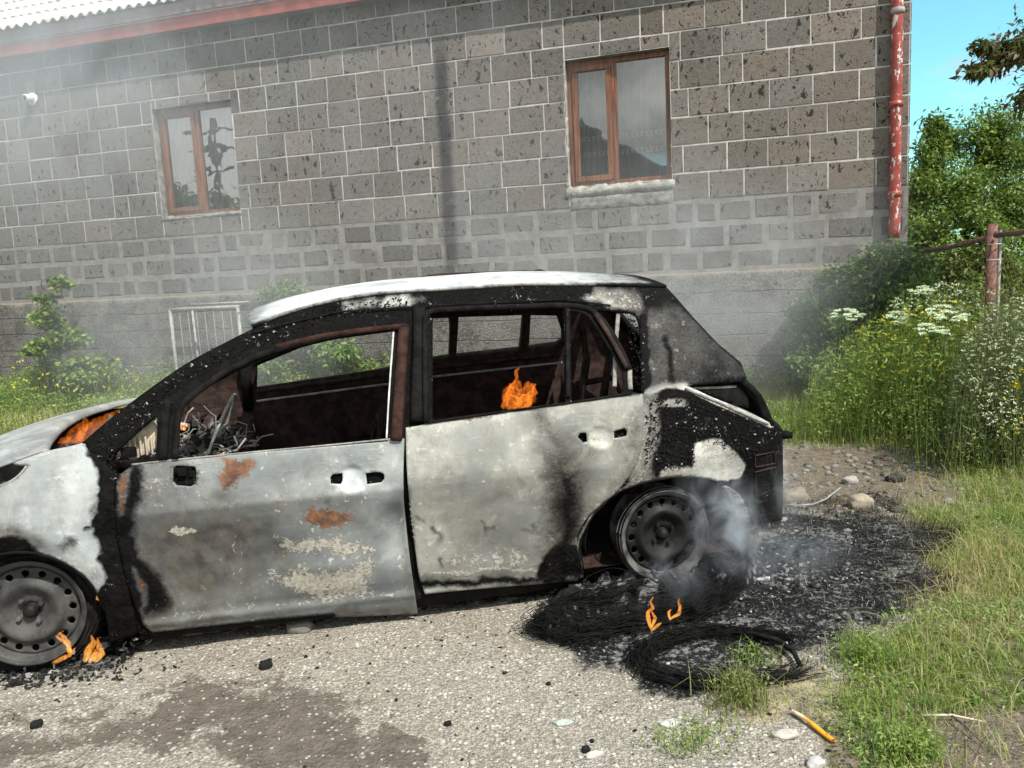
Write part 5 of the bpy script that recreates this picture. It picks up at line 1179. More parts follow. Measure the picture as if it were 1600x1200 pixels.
def leaves(name, P, Sz, C, mat, seed=0, parent=None, ratio=.42, droop=.3, fold=.25, N=None, **k):
    """pointed leaves folded along the midrib, 4 triangles each"""
    r = np.random.default_rng(seed); n = len(P); a = r.uniform(0, 6.283, n); el = r.normal(-droop, .55, n)
    t = np.stack([np.cos(a)*np.cos(el), np.sin(a)*np.cos(el), np.sin(el)], 1); s_ = np.cross(t, r.normal(size=(n, 3)) * .5 + np.array([0, 0, 1.0])); s_ /= np.linalg.norm(s_, axis=1)[:, None]; nn = np.cross(s_, t)
    Sz = np.asarray(Sz)[:, None]; w = Sz*ratio/2
    b = P; tip = P + t*Sz - nn*Sz*.10; mid = P + t*Sz*.45 + nn*Sz*.02; l_ = mid - s_*w + nn*w*fold; rr = mid + s_*w + nn*w*fold
    V = np.stack([b, l_, mid, rr, tip], 1).reshape(-1, 3)
    F = (np.array([[0, 2, 1], [0, 3, 2], [1, 2, 4], [2, 3, 4]])[None] + (np.arange(n)*5)[:, None, None]).reshape(-1, 3)
    return mesh(name, V, F, mat, parent, False, np.repeat(C, 5, 0), **k)
def mixcol(n, a, b, r, j=.18):
    t_ = r.random(n)[:, None]; return (np.array(a)*(1-t_) + np.array(b)*t_) * r.uniform(1-j, 1+j, (n, 1))
G1, G2 = (.120, .190, .038), (.28, .33, .085); DRY1, DRY2 = (.32, .27, .12), (.46, .40, .21); DK1, DK2 = (.06, .115, .030), (.15, .22, .06)
rg = np.random.default_rng(99)
# meadow grass beyond the car and right of it
def field(n, x0, x1, y0, y1, hfun, name, seed, wd=.0045, densf=None, yellow=.3, lean=.5, drymax=1.0):
    X, Y = rg.uniform(x0, x1, n), rg.uniform(y0, y1, n); b_, d_, l_, ba_, dr_, px_, py_ = gfields(X, Y)
    wl = (np.stack([X, Y], 1) - WP[:2]) @ WN[:2]; sl = (np.stack([X, Y], 1) - WP[:2]) @ WD[:2]
    ok = ((wl > .10) | (sl > 1.1)) & (px_ > -120) & (px_ < 1750) & (rg.random(n) < (densf(l_, b_, ba_, dr_, X, Y) if densf else l_))
    X, Y, dr_, l_, ba_, b_ = X[ok], Y[ok], dr_[ok], l_[ok], ba_[ok], b_[ok]; n = len(X); pn = fbm(X*1.3, Y*1.3, 0, 3, 44)
    H = hfun(X, Y, pn) * rg.uniform(.5, 1.25, n); C = mixcol(n, G1, G2, rg); y_ = (rg.random(n) < np.clip(yellow*(.4+1.6*pn) + dr_*.30 + ba_*.3, 0, drymax))[:, None]
    C = np.where(y_, mixcol(n, DRY1, DRY2, rg), C); C *= (.75+.5*fbm(X*.9, Y*.9, 0, 2, 45))[:, None]; burnt = (b_ > .35)[:, None]; C = np.where(burnt, C*.08, C)
    return blades(name, np.stack([X, Y, gheight(X, Y)-.004], 1), H, wd*rg.uniform(.6, 1.4, n), C, M['grass'], lean, seed, kind='stuff')
tall = lambda X, Y, pn: .10 + .30*pn*np.clip((Y-4.5)/2.5, 0, 1)
field(70000, 1.2, 6.5, 5.4, 8.6, lambda X, Y, p: (.07+.22*p)*(.4+.6*np.clip((Y-5.6)/1.2, 0, 1)), 'grass', 1, .0055, lambda l, b, ba, dr, X, Y: np.clip(l*(1.1-ba), 0, 1), .28)
field(110000, 1.0, 4.6, 1.9, 5.8, lambda X, Y, p: .035+.17*np.clip(p-.25, 0, 1)+.10*np.clip((Y-4.6), 0, 1)*p, 'grass', 2, .0034, lambda l, b, ba, dr, X, Y: np.clip(l*(1.0-.93*ba)*(1-.45*dr)*np.clip(fbm(X*4, Y*4, 0, 3, 50)*2.6-.75, .05, 1), 0, 1), .22, .95)
def litter(n, seed):
    X, Y = rg.uniform(.2, 2.2, n), rg.uniform(2.5, 4.6, n); b_, d_, l_, ba_, dr_, px_, py_ = gfields(X, Y); ok = (b_ > .12) & (rg.random(n) < np.clip(.9*(px_-1090)/330, .02, 1)*(1.05-.6*b_)); X, Y, b_ = X[ok], Y[ok], b_[ok]; n = len(X)
    q = rg.random(n)[:, None]; C = np.where(q < .62, .012, np.where(q < .86, .08, .24))*rg.uniform(.7, 1.3, (n, 1))*np.array([1, .95, .85]); C = np.where((q > .9) & (b_[:, None] < .6), mixcol(n, DRY1, DRY2, rg), C)
    blades('burnt_grass', np.stack([X, Y, gheight(X, Y)+.004], 1), rg.uniform(.010, .045, n), rg.uniform(.0012, .0028, n), C, M['vcol'], 1.6, seed, kind='stuff')
litter(30000, 78)
field(16000, 1.3, 4.0, 1.9, 5.4, lambda X, Y, p: .07+.09*p, 'fallen_grass', 5, .0030, lambda l, b, ba, dr, X, Y: np.clip(l*(1-.8*ba)*.7, 0, 1)*(b < .4), .40, 1.3)
field(30000, .55, 3.0, 1.9, 4.5, lambda X, Y, p: .02+.05*p, 'dry_grass', 3, .0022, lambda l, b, ba, dr, X, Y: np.clip(dr*.8 + .6*ba*0 + np.clip(b, 0, 1)*(X > 1.2)*.5*(b < .9), 0, 1), .75, 1.2)
field(45000, -9.5, 2.0, 5.6, 11.5, lambda X, Y, p: (.05+.16*p), 'grass', 4, .007, lambda l, b, ba, dr, X, Y: np.clip(np.clip((Y - (5.9-.12*X))/1.0, 0, 1)*.9, 0, 1), .45)
def herbs(n, x0, x1, y0, y1, sz, seed, hmax):
    X, Y = rg.uniform(x0, x1, n), rg.uniform(y0, y1, n); b_, d_, l_, ba_, dr_, px_, py_ = gfields(X, Y); pn = fbm(X*3.2, Y*3.2, 0, 3, seed)
    ok = (rg.random(n) < np.clip(l_*(1-.95*ba_)*(pn*3.2-1.15), 0, 1)) & (b_ < .4) & (px_ < 1700); X, Y, pn = X[ok], Y[ok], pn[ok]; n = len(X)
    P_ = np.stack([X, Y, gheight(X, Y) + rg.random(n)*hmax*np.clip(pn*2-.6, .1, 1)], 1); leaves('low_herbs', P_, rg.uniform(.5, 1.2, n)*sz, mixcol(n, (.10, .19, .045), (.30, .37, .11), rg, .25), M['leaf'], seed, ratio=.35, droop=-.1, kind='stuff')
herbs(90000, .9, 4.4, 1.9, 5.4, .020, 75, .09); herbs(60000, 1.2, 6.5, 5.2, 8.0, .034, 76, .22); herbs(30000, -8.5, -1.0, 6.2, 10.5, .05, 77, .2)
# tall weeds along the foot of the building
def weedbelt(n, s0, s1, off, hf, name, seed, cols=(G1, G2), sz=.05):
    s_ = rg.uniform(s0, s1, n); o_ = np.abs(rg.normal(0, off, n))+.08; pn = fbm(s_*1.1, o_*1.5, 0, 3, 60+seed)
    B = np.stack([WP[0]+WD[0]*s_+WN[0]*o_, WP[1]+WD[1]*s_+WN[1]*o_, 0*s_], 1); H = hf(s_, o_)*(.35+1.1*pn)*rg.uniform(.6, 1.1, n)
    blades(name, B, H, np.full(n, .006), mixcol(n, cols[0], cols[1], rg), M['grass'], .25, seed, kind='stuff')
    k = 9; Pl = np.repeat(B, k, 0); t_ = rg.uniform(.25, 1.0, n*k); Pl[:, 2] = np.repeat(H, k)*t_; Pl[:, :2] += rg.normal(0, .05, (n*k, 2)); Pl[:, 2] = np.maximum(Pl[:, 2], .02)
    leaves('weed_leaves', Pl, rg.uniform(.5, 1.2, n*k)*sz, mixcol(n*k, cols[0], cols[1], rg, .3), M['leaf'], seed+1, droop=.1, kind='stuff')
weedbelt(4200, -12.2, -4.0, .55, lambda s, o: .75*np.exp(-o/1.4), 'tall_weeds', 70)
weedbelt(2200, -5.5, .9, .35, lambda s, o: .55*np.exp(-o/1.0), 'tall_weeds', 72)
# flowers: small yellow heads, and white ones
def heads(name, P, sz, col, seed, **k):
    r = np.random.default_rng(seed); n = len(P); q = 5; Pn = np.repeat(P, q, 0) + r.normal(0, .004, (n*q, 3))*np.array([1, 1, .4]); return leaves(name, Pn, np.repeat(sz, q)*r.uniform(.8, 1.2, n*q), np.tile(col, (n*q, 1))*r.uniform(.85, 1.1, (n*q, 1)), M['petal'], seed, ratio=.8, droop=-.2, **k)
def scatter_px(n, poly, d0, d1, seed, z=None):
    """points standing in the meadow whose tops are seen inside a region of the photograph"""
    r = np.random.default_rng(seed); P_ = np.array(poly, float); out_ = []
    while len(out_) < n:
        x, y = r.uniform(P_[:, 0].min(), P_[:, 0].max()), r.uniform(P_[:, 1].min(), P_[:, 1].max())
        if inpoly(x, y, poly): out_.append(at_depth(x, y, r.uniform(d0, d1)))
    return np.array(out_)
def stems(name, T, seed, r0=.0025, C=(G1, G2), lean=.12, **k):
    """a thin stem from the ground to each head, with narrow leaves"""
    r = np.random.default_rng(seed); V, F, CC = [], [], []
    for i, p in enumerate(T):
        b = np.array([p[0]+r.normal(0, lean), p[1]+r.normal(0, lean), -.01]); c = mixcol(1, C[0], C[1], r)[0]
        for j in range(4):
            t_ = j/3; q = b + (p-b)*t_ + np.array([0, 0, 0]); w = r0*(1.2-.7*t_)
            V += [q+[w, 0, 0], q+[-w*.5, w*.87, 0], q+[-w*.5, -w*.87, 0]]; CC += [c]*3
        k_ = i*12
        for j in range(3):
            for m_ in range(3): F.append((k_+j*3+m_, k_+j*3+(m_+1) % 3, k_+j*3+3+(m_+1) % 3, k_+j*3+3+m_))
    return mesh(name, V, F, M['grass'], None, True, np.array(CC), **k)
T = scatter_px(330, [(1300,545),(1350,505),(1440,470),(1540,470),(1545,540),(1450,590),(1330,600)], 6.0, 7.6, 81); heads('yellow_flowers', T, rg.uniform(.014, .026, len(T)), (.62, .50, .03), 82, kind='stuff'); stems('flower_stems', T, 83, kind='stuff')
T = scatter_px(60, [(1560,600),(1600,560),(1600,680),(1560,690)], 4.8, 5.6, 84); heads('yellow_flowers', T, rg.uniform(.012, .02, len(T)), (.62, .50, .03), 85, kind='stuff'); stems('flower_stems', T, 86, kind='stuff')
T = scatter_px(90, [(20,560),(230,560),(230,640),(20,640)], 9.2, 10.6, 87); heads('yellow_flowers', T, rg.uniform(.02, .035, len(T)), (.58, .50, .05), 88, kind='stuff'); stems('flower_stems', T, 89, kind='stuff')
# tall weeds and white-flowering herbs in front of the fence
for (n, poly, d0, d1, sd, cols, ls) in ((1500, [(1260,560),(1330,500),(1420,450),(1500,440),(1620,430),(1620,660),(1480,640),(1280,610)], 5.8, 7.6, 91, (G1, G2), .05), (1000, [(1490,540),(1560,450),(1640,420),(1660,660),(1560,650),(1480,600)], 4.9, 6.0, 94, ((.10,.13,.05), (.20,.22,.10)), .045), (500, [(1380,600),(1520,600),(1640,590),(1640,760),(1540,735),(1470,690)], 4.9, 6.3, 97, (DK1, G2), .03)):
    T = scatter_px(n, poly, d0, d1, sd); stems('herb_stems', T, sd+1, .002, cols, .08, kind='stuff'); k = 14; t_ = rg.uniform(.2, 1.0, n*k)
    Pl = np.repeat(T, k, 0); Pl[:, 2] *= t_; Pl[:, :2] += rg.normal(0, .035, (n*k, 2)); Pl[:, 2] = np.maximum(Pl[:, 2], .03)
    leaves('herb_leaves', Pl, rg.uniform(.5, 1.2, n*k)*ls, mixcol(n*k, cols[0], cols[1], rg, .3), M['leaf'], sd+2, ratio=.28, droop=0, kind='stuff')
T = scatter_px(700, [(1500,530),(1560,470),(1640,450),(1650,640),(1560,690),(1520,620)], 4.5, 5.5, 101); heads('white_flowers', T, rg.uniform(.007, .013, len(T)), (.62, .62, .52), 102, kind='stuff')
T = scatter_px(220, [(1380,470),(1470,440),(1560,455),(1560,480),(1400,500)], 6.0, 7.0, 103); heads('white_flowers', T, rg.uniform(.010, .018, len(T)), (.62, .62, .52), 104, kind='stuff')
def umbel(x, y, d, rad, label, seed):
    r = np.random.default_rng(seed); p = at_depth(x, y, d); o = empty('white_umbel_plant', (p[0], p[1], 0), 0, label=label, cat='wildflower', group='white umbel flowers in the weeds')
    m_ = MB(); st = [(r.normal(0, .03), r.normal(0, .03), 0), (0, 0, p[2]*.5), (0, 0, p[2]-.08)]; m_.tube(st, [.006, .005, .003], 6); V = []
    for i in range(18):
        a, q = r.uniform(0, 6.28), rad*math.sqrt(r.random()); e = np.array([q*math.cos(a), q*math.sin(a)*.9, p[2] - q*q/rad*.25 + .4*q*math.sin(a)]); m_.tube([(0, 0, p[2]-.08), (e[0]*.6, e[1]*.6, (p[2]-.08)*.4+e[2]*.6), e], .0013, 4)
        for j in range(34): b, w = r.uniform(0, 6.28), rad*.24*math.sqrt(r.random()); V.append(e + [w*math.cos(b), w*math.sin(b), .004*r.random()])
    m_.build('stalk', M['grass'], o, True, True); o.children[0].data.color_attributes['col'].data.foreach_set('color', np.tile([.10, .15, .05, 1], (len(o.children[0].data.vertices), 1)).astype(np.float32).ravel())
    V = np.array(V); leaves('flower_head', V, np.full(len(V), .012)*rad/.09, np.tile((.72, .74, .66), (len(V), 1)), M['petal'], seed, o, ratio=.9, droop=-.4)
    n = 40; z = r.uniform(.1, .8, n)*p[2]; P_ = np.stack([r.normal(0, .05, n), r.normal(0, .05, n), z], 1); leaves('leaf_spray', P_, np.full(n, .07), mixcol(n, G1, G2, r), M['leaf'], seed+1, o, ratio=.3)
umbel(1478, 484, 5.6, .13, 'largest white umbel flower, rightmost and highest in the weeds by the fence post', 111)
umbel(1455, 512, 5.5, .11, 'second large white umbel flower just below the largest one', 112)
umbel(1325, 488, 6.4, .12, 'white umbel flower standing alone before the dark shrub', 113)
umbel(1408, 492, 6.3, .11, 'pale umbel flower between the lone one and the two large ones', 114)
umbel(1440, 450, 6.9, .10, 'highest pale umbel flower in front of the dark shrub near the fence', 115)
# shrubs and trees: limbs, twigs and leaf clumps through the crown's volume
def tree(name, base, trunk, clumps, nleaf, leaf, cols, seed, label, cat, group=None, ratio=.42, r0=.05, tight=1.0, bare=0, twigc=None, droop=.3):
    """trunk: list of points (relative); clumps: (centre, radii, share)"""
    r = np.random.default_rng(seed); o = empty(name, base, 0, label=label, cat=cat, group=group)
    m_ = MB(); tp = np.array(trunk, float); n = len(tp); m_.tube(tp, np.linspace(r0, r0*.45, n), 10); LP, LC = [], []
    tot = sum(c[2] for c in clumps)
    for c, rad, sh in clumps:
        c = np.array(c); rad = np.array(rad); k = int(nleaf*sh/tot); nc = max(6, int(26*sh)); st = tp[np.argmin(np.linalg.norm(tp - c, axis=1))]
        b = st + (c-st)*.5 + r.normal(0, .06, 3); m_.tube([st, b, c], [r0*.38, r0*.25, r0*.14], 6)
        for q in range(nc):
            d = r.normal(size=3); d /= np.linalg.norm(d); e = c + d*rad*(r.random()**.35); mid = c + (e-c)*.5 + r.normal(0, .05, 3)*rad
            m_.tube([c, mid, e], [r0*.12, r0*.07, r0*.03], 4); kk = max(3, k//nc); t_ = r.uniform(.35, 1.1, kk)[:, None]
            pts = c + (e-c)*t_ + r.normal(0, 1, (kk, 3))*rad*.16*tight; LP.append(pts); tone = r.uniform(.62, 1.3); LC.append(mixcol(kk, cols[0], cols[1], r, .25)*tone)
    m_.build('trunk', M['bark'], o, True); LP = np.concatenate(LP); LC = np.concatenate(LC); LP[:, 2] = np.maximum(LP[:, 2], .02)
    leaves('crown', LP, r.uniform(.55, 1.15, len(LP))*leaf, LC, M['leaf'], seed+5, o, ratio, droop); return o
def rel(x, y, d, base): return tuple(at_depth(x, y, d) - np.array(base))
B = (*at_depth(1345, 560, 7.6)[:2], 0)
tree('elder_shrub', B, [(0, 0, 0), (.0, 0, .4), (.05, 0, .9), (.1, 0, 1.3)], [(rel(1360, 470, 7.7, B), (.50, .4, .40), 1.2), (rel(1290, 510, 7.6, B), (.38, .35, .36), 1), (rel(1400, 425, 7.8, B), (.45, .4, .30), .9), (rel(1310, 440, 7.8, B), (.26, .2, .22), .45), (rel(1330, 560, 7.5, B), (.42, .35, .30), .8), (rel(1255, 560, 7.5, B), (.28, .3, .22), .5), (rel(1420, 520, 7.4, B), (.40, .35, .40), .9)], 26000, .075, (DK1, DK2), 121, 'dark green elder bush growing against the right corner of the building', 'shrub', r0=.035)
B = (*at_depth(1520, 420, 9.6)[:2], 0)
tree('plum_tree', B, [(0, 0, 0), (.05, 0, .8), (-.05, .1, 1.6), (.05, .1, 2.3), (.1, .1, 2.9)], [(rel(1480, 300, 9.3, B), (.62, .6, .55), 1.4), (rel(1550, 230, 9.6, B), (.60, .6, .50), 1.2), (rel(1475, 215, 9.6, B), (.36, .4, .40), .45), (rel(1430, 330, 9.3, B), (.36, .5, .45), .8), (rel(1590, 330, 9.3, B), (.60, .6, .60), 1.2), (rel(1450, 385, 9.0, B), (.45, .4, .40), 1.0), (rel(1530, 350, 9.0, B), (.5, .4, .4), .5), (rel(1490, 440, 9.0, B), (.5, .4, .4), .8), (rel(1520, 420, 9.2, B), (.75, .6, .50), 1.3), (rel(1430, 420, 9.2, B), (.36, .5, .35), .6), (rel(1640, 240, 9.8, B), (.6, .6, .6), 1), (rel(1450, 250, 9.5, B), (.30, .3, .42), .30), (rel(1610, 450, 9.3, B), (.5, .5, .45), .8)], 60000, .075, ((.085, .150, .035), (.25, .31, .09)), 131, 'leafy green plum tree standing behind the wire fence right of the building', 'tree', r0=.07)
B = (*at_depth(1760, 480, 6.2)[:2], 0)
tree('cherry_tree', B, [(0, 0, 0), (0, .1, 1.0), (-.05, .1, 2.0), rel(1700, 60, 6.2, B), rel(1740, -80, 6.2, B)], [(rel(1590, 75, 6.1, B), (.22, .25, .14), .5), (rel(1555, 95, 6.1, B), (.24, .2, .10), .35), (rel(1530, 110, 6.0, B), (.16, .12, .06), .18), (rel(1545, 70, 6.0, B), (.18, .12, .07), .18), (rel(1600, 150, 6.0, B), (.20, .14, .12), .3), (rel(1660, 60, 6.2, B), (.4, .4, .3), 1.6), (rel(1760, 20, 6.2, B), (.6, .6, .5), 2), (rel(1740, 200, 6.2, B), (.5, .5, .4), 1.5)], 6500, .085, ((.075, .110, .035), (.150, .095, .050)), 141, 'tree branch with bronze-green leaves reaching in at the upper right corner', 'tree', r0=.05, ratio=.40, droop=.5, tight=1.2)
B = (*at_depth(75, 600, 10.3)[:2], 0)
tree('climbing_weed', B, [(0, 0, 0), (0, 0, .6), (.0, 0, 1.2), (.1, 0, 1.75)], [(rel(95, 440, 10.4, B), (.14, .12, .12), .35), (rel(72, 465, 10.4, B), (.20, .12, .06), .35), (rel(80, 500, 10.3, B), (.28, .2, .18), .8), (rel(100, 530, 10.2, B), (.40, .2, .16), 1.0), (rel(60, 545, 10.2, B), (.30, .2, .14), .7), (rel(140, 575, 10.2, B), (.5, .25, .2), 1)], 3200, .095, ((.10, .17, .03), (.22, .28, .06)), 151, 'tall yellow-green weed climbing the plinth at the left end of the wall', 'weed', r0=.012, ratio=.6)
B = (*at_depth(440, 560, 9.6)[:2], 0)
tree('leafy_shrub', B, [(0, 0, 0), (0, 0, .6), (.05, 0, 1.2)], [(rel(440, 470, 9.7, B), (.42, .25, .26), 1), (rel(470, 520, 9.6, B), (.55, .3, .3), 1), (rel(400, 560, 9.4, B), (.5, .3, .3), 1), (rel(530, 560, 9.3, B), (.45, .3, .26), .8)], 7000, .085, (DK2, G1), 161, 'hazy green shrub against the wall behind the roof and windscreen pillar', 'shrub', r0=.025)
# ---- wire fence with a rusty post and rails
pb = at_depth(1550, 404, 6.5); fcd = empty('wire_fence', (pb[0], pb[1], 0), 0, label='rusty iron post and rail fence with chain-link mesh at the right edge', cat='fence')
rl_ = lambda x, y, d: at_depth(x, y, d) - np.array([pb[0], pb[1], 0])
tp = rl_(1551, 350, 6.5); m_ = MB(); m_.tube([(0, 0, 0), (tp[0]*.5, tp[1]*.5, .8), tuple(tp)], .042, 10); po = m_.build('post', M['rustiron'], fcd, True)
m_ = MB(); m_.tube([(.085, .06, 0), (.085+tp[0], .06, tp[2]-.05)], .014, 8); m_.build('thin_post', M['palepipe'], fcd, True)
for z in (tp[2]-.30, tp[2]-.17):
    m_ = MB(); a_ = np.linspace(0, 2*math.pi, 20, endpoint=False); m_.tube(np.stack([.047*np.cos(a_)+tp[0]*z/tp[2], .047*np.sin(a_), z+0*a_], 1), .004, 5, True); m_.build('wire_tie', M['paleash'], po, True)
ra, rb, rc_, rd2 = rl_(1436, 393, 8.1), rl_(1549, 370, 6.5), rl_(1556, 368, 6.45), rl_(1700, 340, 4.9)
for a, b in ((ra, rb), (rc_, rd2)): m_ = MB(); m_.tube([a, (a+b)/2 + [0, 0, -.02], b], .022, 8); m_.build('rail', M['rustiron'], fcd, True)
# mesh: diagonal wires from the ground to the rail
m_ = MB(); Ld = np.linalg.norm((rd2-ra)[:2]); u2 = (rd2-ra)[:2]/Ld; step_ = .075
for i in range(int(Ld/step_)+22):
    for sg in (1, -1):
        h = 1.35; x0 = i*step_ - (1.3 if sg > 0 else 0); x1 = x0 + sg*h*.75
        n_s = 2; P_ = [(ra[0]+u2[0]*x0, ra[1]+u2[1]*x0, .1), (ra[0]+u2[0]*x1, ra[1]+u2[1]*x1, .1+h)]
        if min(x0, x1) < 0 or max(x0, x1) > Ld: continue
        m_.tube(P_, .0012, 3, cap=False)
m_.build('chain_link', M['rustiron'], fcd, False, kind='stuff')

#%%SMALL
# ------------------------------------------------------------------ tyre wires, strip, cable, flames, smoke
def wire_loop(name, cpx, rx, ry, n, label, seed, wild=.03, arc=(0, 6.283), th=.0016, zt=.03, cat='tyre wire', slab=(1, 1), squeeze=1.0, spread=.02, seg=80):
    """many thin steel strands following one loop on the ground"""
    r = np.random.default_rng(seed); c = ground_at(*cpx); m_ = MB()
    n = int(n*2.0); th = th*.62
    for i in range(n):
        a0, a1 = arc; L_ = (a1-a0)*r.uniform(.25, .95); st = a0 + r.random()*(a1-a0-L_) ; sg = max(14, int(seg*L_/6.3)); a = np.linspace(st, st+L_, sg); ph = r.uniform(0, 6.28, 6); off = r.normal(0, spread); oz = abs(r.normal(0, zt))
        rad = 1 + off/rx + wild*(np.sin(a*2+ph[0])*.5 + np.sin(a*3+ph[1])*.35 + .25*np.sin(a*7+ph[2])) + .35*wild*r.normal(0, 1)
        fl = (np.linspace(-1, 1, sg)**6)*r.normal(0, .11)
        x = rx*(rad+fl)*np.cos(a) + r.normal(0, spread*.5); y = ry*(rad+fl)*np.sin(a) + r.normal(0, spread*.4); z = .010 + oz*(1+.5*np.sin(a*2+ph[3])) + .005*np.sin(a*11+ph[1])
        m_.tube(np.stack([x, y, np.maximum(z, .003)], 1), th*r.uniform(.6, 1.7), 3, False, cap=False)
    o = m_.build(name, M['char'], None, True, label=label, cat=cat); o.location = (c[0], c[1], 0); return o
o = wire_loop('tyre_wire_ring', (1132, 1032), .300, .185, 90, 'looped ring of burnt tyre wire lying nearest on the gravel', 171, .09, (0.2, 5.75), .0017, .014, spread=.024); o.rotation_euler = (0, 0, .05)
o = wire_loop('tyre_wire_heap', (975, 965), .32, .12, 190, 'hairy heap of charred tyre wires beside the rear wheel', 172, .22, (0, 6.283), .0015, .035, spread=.030); o.rotation_euler = (0, 0, .25)
o = wire_loop('tyre_wire_bundle', (1130, 925), .30, .06, 110, 'long bundle of burnt wire stretching right from the heap behind the rear wheel', 173, .25, (0, 6.283), .0014, .045, spread=.022); o.rotation_euler = (0, 0, .95)
o = wire_loop('tyre_wire_loop', (905, 985), .13, .10, 90, 'dense tangled wire lump at the left end of the wire heap', 174, .25, (0, 6.283), .0015, .035, spread=.03)
# molten lumps of rubber and ash lying under the strands
def mound(name, px_, py_, lx, ly, h, rz, seed, label):
    c = ground_at(px_, py_); nx_, ny_ = 90, 50; V = []; C = []; u_ = np.linspace(-1, 1, nx_); v_ = np.linspace(-1, 1, ny_); U, Vv = np.meshgrid(u_, v_)
    rr_ = np.hypot(U, Vv) + .35*(fbm(U*2.5+seed, Vv*2.5, 0, 3, seed)-.5); e = np.clip((1-rr_)*3, 0, 1); Z = h*e*(.15 + 1.3*np.abs(fbm(U*4, Vv*4, 1, 4, seed+1)-.5)*2 + .8*fbm(U*11, Vv*8, 2, 3, seed+2)) - .006
    g_ = np.where(fbm(U*9, Vv*9, 5, 4, seed+3) > .62, .14, .010)*(.6+.8*fbm(U*30, Vv*30, 0, 2, seed+4)); F = [(j*nx_+i, j*nx_+i+1, (j+1)*nx_+i+1, (j+1)*nx_+i) for j in range(ny_-1) for i in range(nx_-1)]
    o = mesh(name, np.stack([U*lx, Vv*ly, Z], -1).reshape(-1, 3), F, M['vcol'], None, True, np.repeat(g_.reshape(-1, 1), 3, 1), label=label, cat='melted rubber'); o.location = (c[0], c[1], gheight(c[0], c[1])); o.rotation_euler = (0, 0, rz); return o
mound('melted_heap', 990, 930, .42, .15, .075, .22, 231, 'lumpy mound of melted rubber and ash below the rear wheel')
mound('melted_heap', 1135, 905, .26, .15, .055, .6, 232, 'smaller grey-flecked mound of burnt rubber right of the rear wheel')
mound('melted_heap', 905, 985, .17, .11, .065, .2, 233, 'black melted clump at the front left end of the wire heap')
# black tail of the ring
m_ = MB(); P_ = [ground_at(x, y, z) for x, y, z in ((1140,988,.025),(1180,990,.03),(1215,1000,.03),(1240,1018,.03),(1250,1040,.02),(1243,1056,.012),(1222,1070,.010))]; m_.tube(P_, [.006, .008, .010, .010, .009, .008, .005], 8); m_.build('bent_cable', M['char'], None, True, label='thick black bent cable curling out of the wire ring at its right', cat='cable')
# rim fallen ash lumps and crumpled sheets under the front wing
def ashheap(name, px, py, n, sz, spread, seed, label, dark=.02, z=0.0, cat='debris'):
    r = np.random.default_rng(seed); c = ground_at(px, py); m_ = MB()
    for _ in range(n):
        p = np.array([r.normal(0, spread[0]), r.normal(0, spread[1]), abs(r.normal(0, spread[2]))]); q = r.uniform(.3, 1, 3)*sz; g_ = dark*r.uniform(.4, 2) if r.random() < .84 else r.uniform(.10, .40)
        ax = r.normal(size=3); ax /= np.linalg.norm(ax); m3 = np.array(Matrix.Rotation(r.uniform(0, 3), 3, Vector(ax))); m_.box(p, q*np.array([1, .8, .25]), m3, (g_, g_, g_*.96))
    o = m_.build(name, M['vcol'], None, False, True, kind='stuff'); o.location = (c[0], c[1], gheight(c[0], c[1])); return o
ashheap('ash_heap', 175, 1012, 320, .030, (.075, .07, .045), 181, 'crumbled heap of ash and melted scraps behind the front wheel')
ashheap('ash_heap', 60, 1062, 320, .022, (.20, .035, .010), 182, 'black crust of burnt tyre under the front wheel')
ashheap('ash_heap', 1010, 915, 420, .026, (.24, .07, .022), 183, 'grey and black ash heap under the rear wheel')
ashheap('ash_heap', 1180, 880, 340, .024, (.20, .14, .010), 184, 'white-flecked ash spread right of the rear wheel')
for x, y, rz, lab in ((903, 903, .7, 'cream curled metal scrap under the rear arch edge'), (888, 938, .1, 'small cream scrap at the left of the wire heap'), (1193, 905, -.6, 'short silver stub sticking up from the wire bundle')):
    p = ground_at(x, y, .03); m_ = MB(); m_.box((0, 0, 0), (.055, .018, .006)); m_.box((.02, 0, .006), (.02, .016, .008)); o = m_.build('metal_scrap', M['paleash'], None, label=lab, cat='scrap'); o.location = p; o.rotation_euler = (.3, -.2, rz); bevel(o, .002)
# orange plastic strip
a, b = ground_at(1238, 1112, .012), ground_at(1304, 1157, .012); d = b-a; L0 = np.linalg.norm(d); n = 24; V = []; F = []
for i in range(n+1):
    t_ = i/n; w = .0115*(1-.35*math.sin(t_*3.1)**2*(t_ < .5)) * (min(1, t_*6+.35)) ; h = .004+.004*math.sin(t_*5)
    V += [(t_*L0, -w, h-.002), (t_*L0, -w*.3, h+.004), (t_*L0, w*.4, h+.003), (t_*L0, w, h-.003), (t_*L0, 0, h-.005)]
for i in range(n):
    for j in range(5): F.append((i*5+j, i*5+(j+1) % 5, (i+1)*5+(j+1) % 5, (i+1)*5+j))
F += [(0, 1, 2, 3, 4), tuple(n*5+j for j in (4, 3, 2, 1, 0))]
def mat_strip():
    t = NT('orange_plastic'); v = t.obj(); sp = t.n('ShaderNodeSeparateXYZ'); t.put(sp.inputs[0], v); nn = t.noise(v, 60, 3)
    k = t.step(t.math('ADD', sp.outputs[0], t.math('MULTIPLY', nn, .03)), .055, .085); c = t.mix(k, (.72, .52, .36), (.80, .33, .02)); return t.bsdf(c, .35, 0, t.bump(nn, .2, .002))
o = mesh('plastic_strip', V, F, mat_strip(), None, True, label='orange and white plastic strip lying on the gravel at the lower right', cat='plastic strip'); o.location = a; o.rotation_euler = (0, 0, math.atan2(d[1], d[0]))
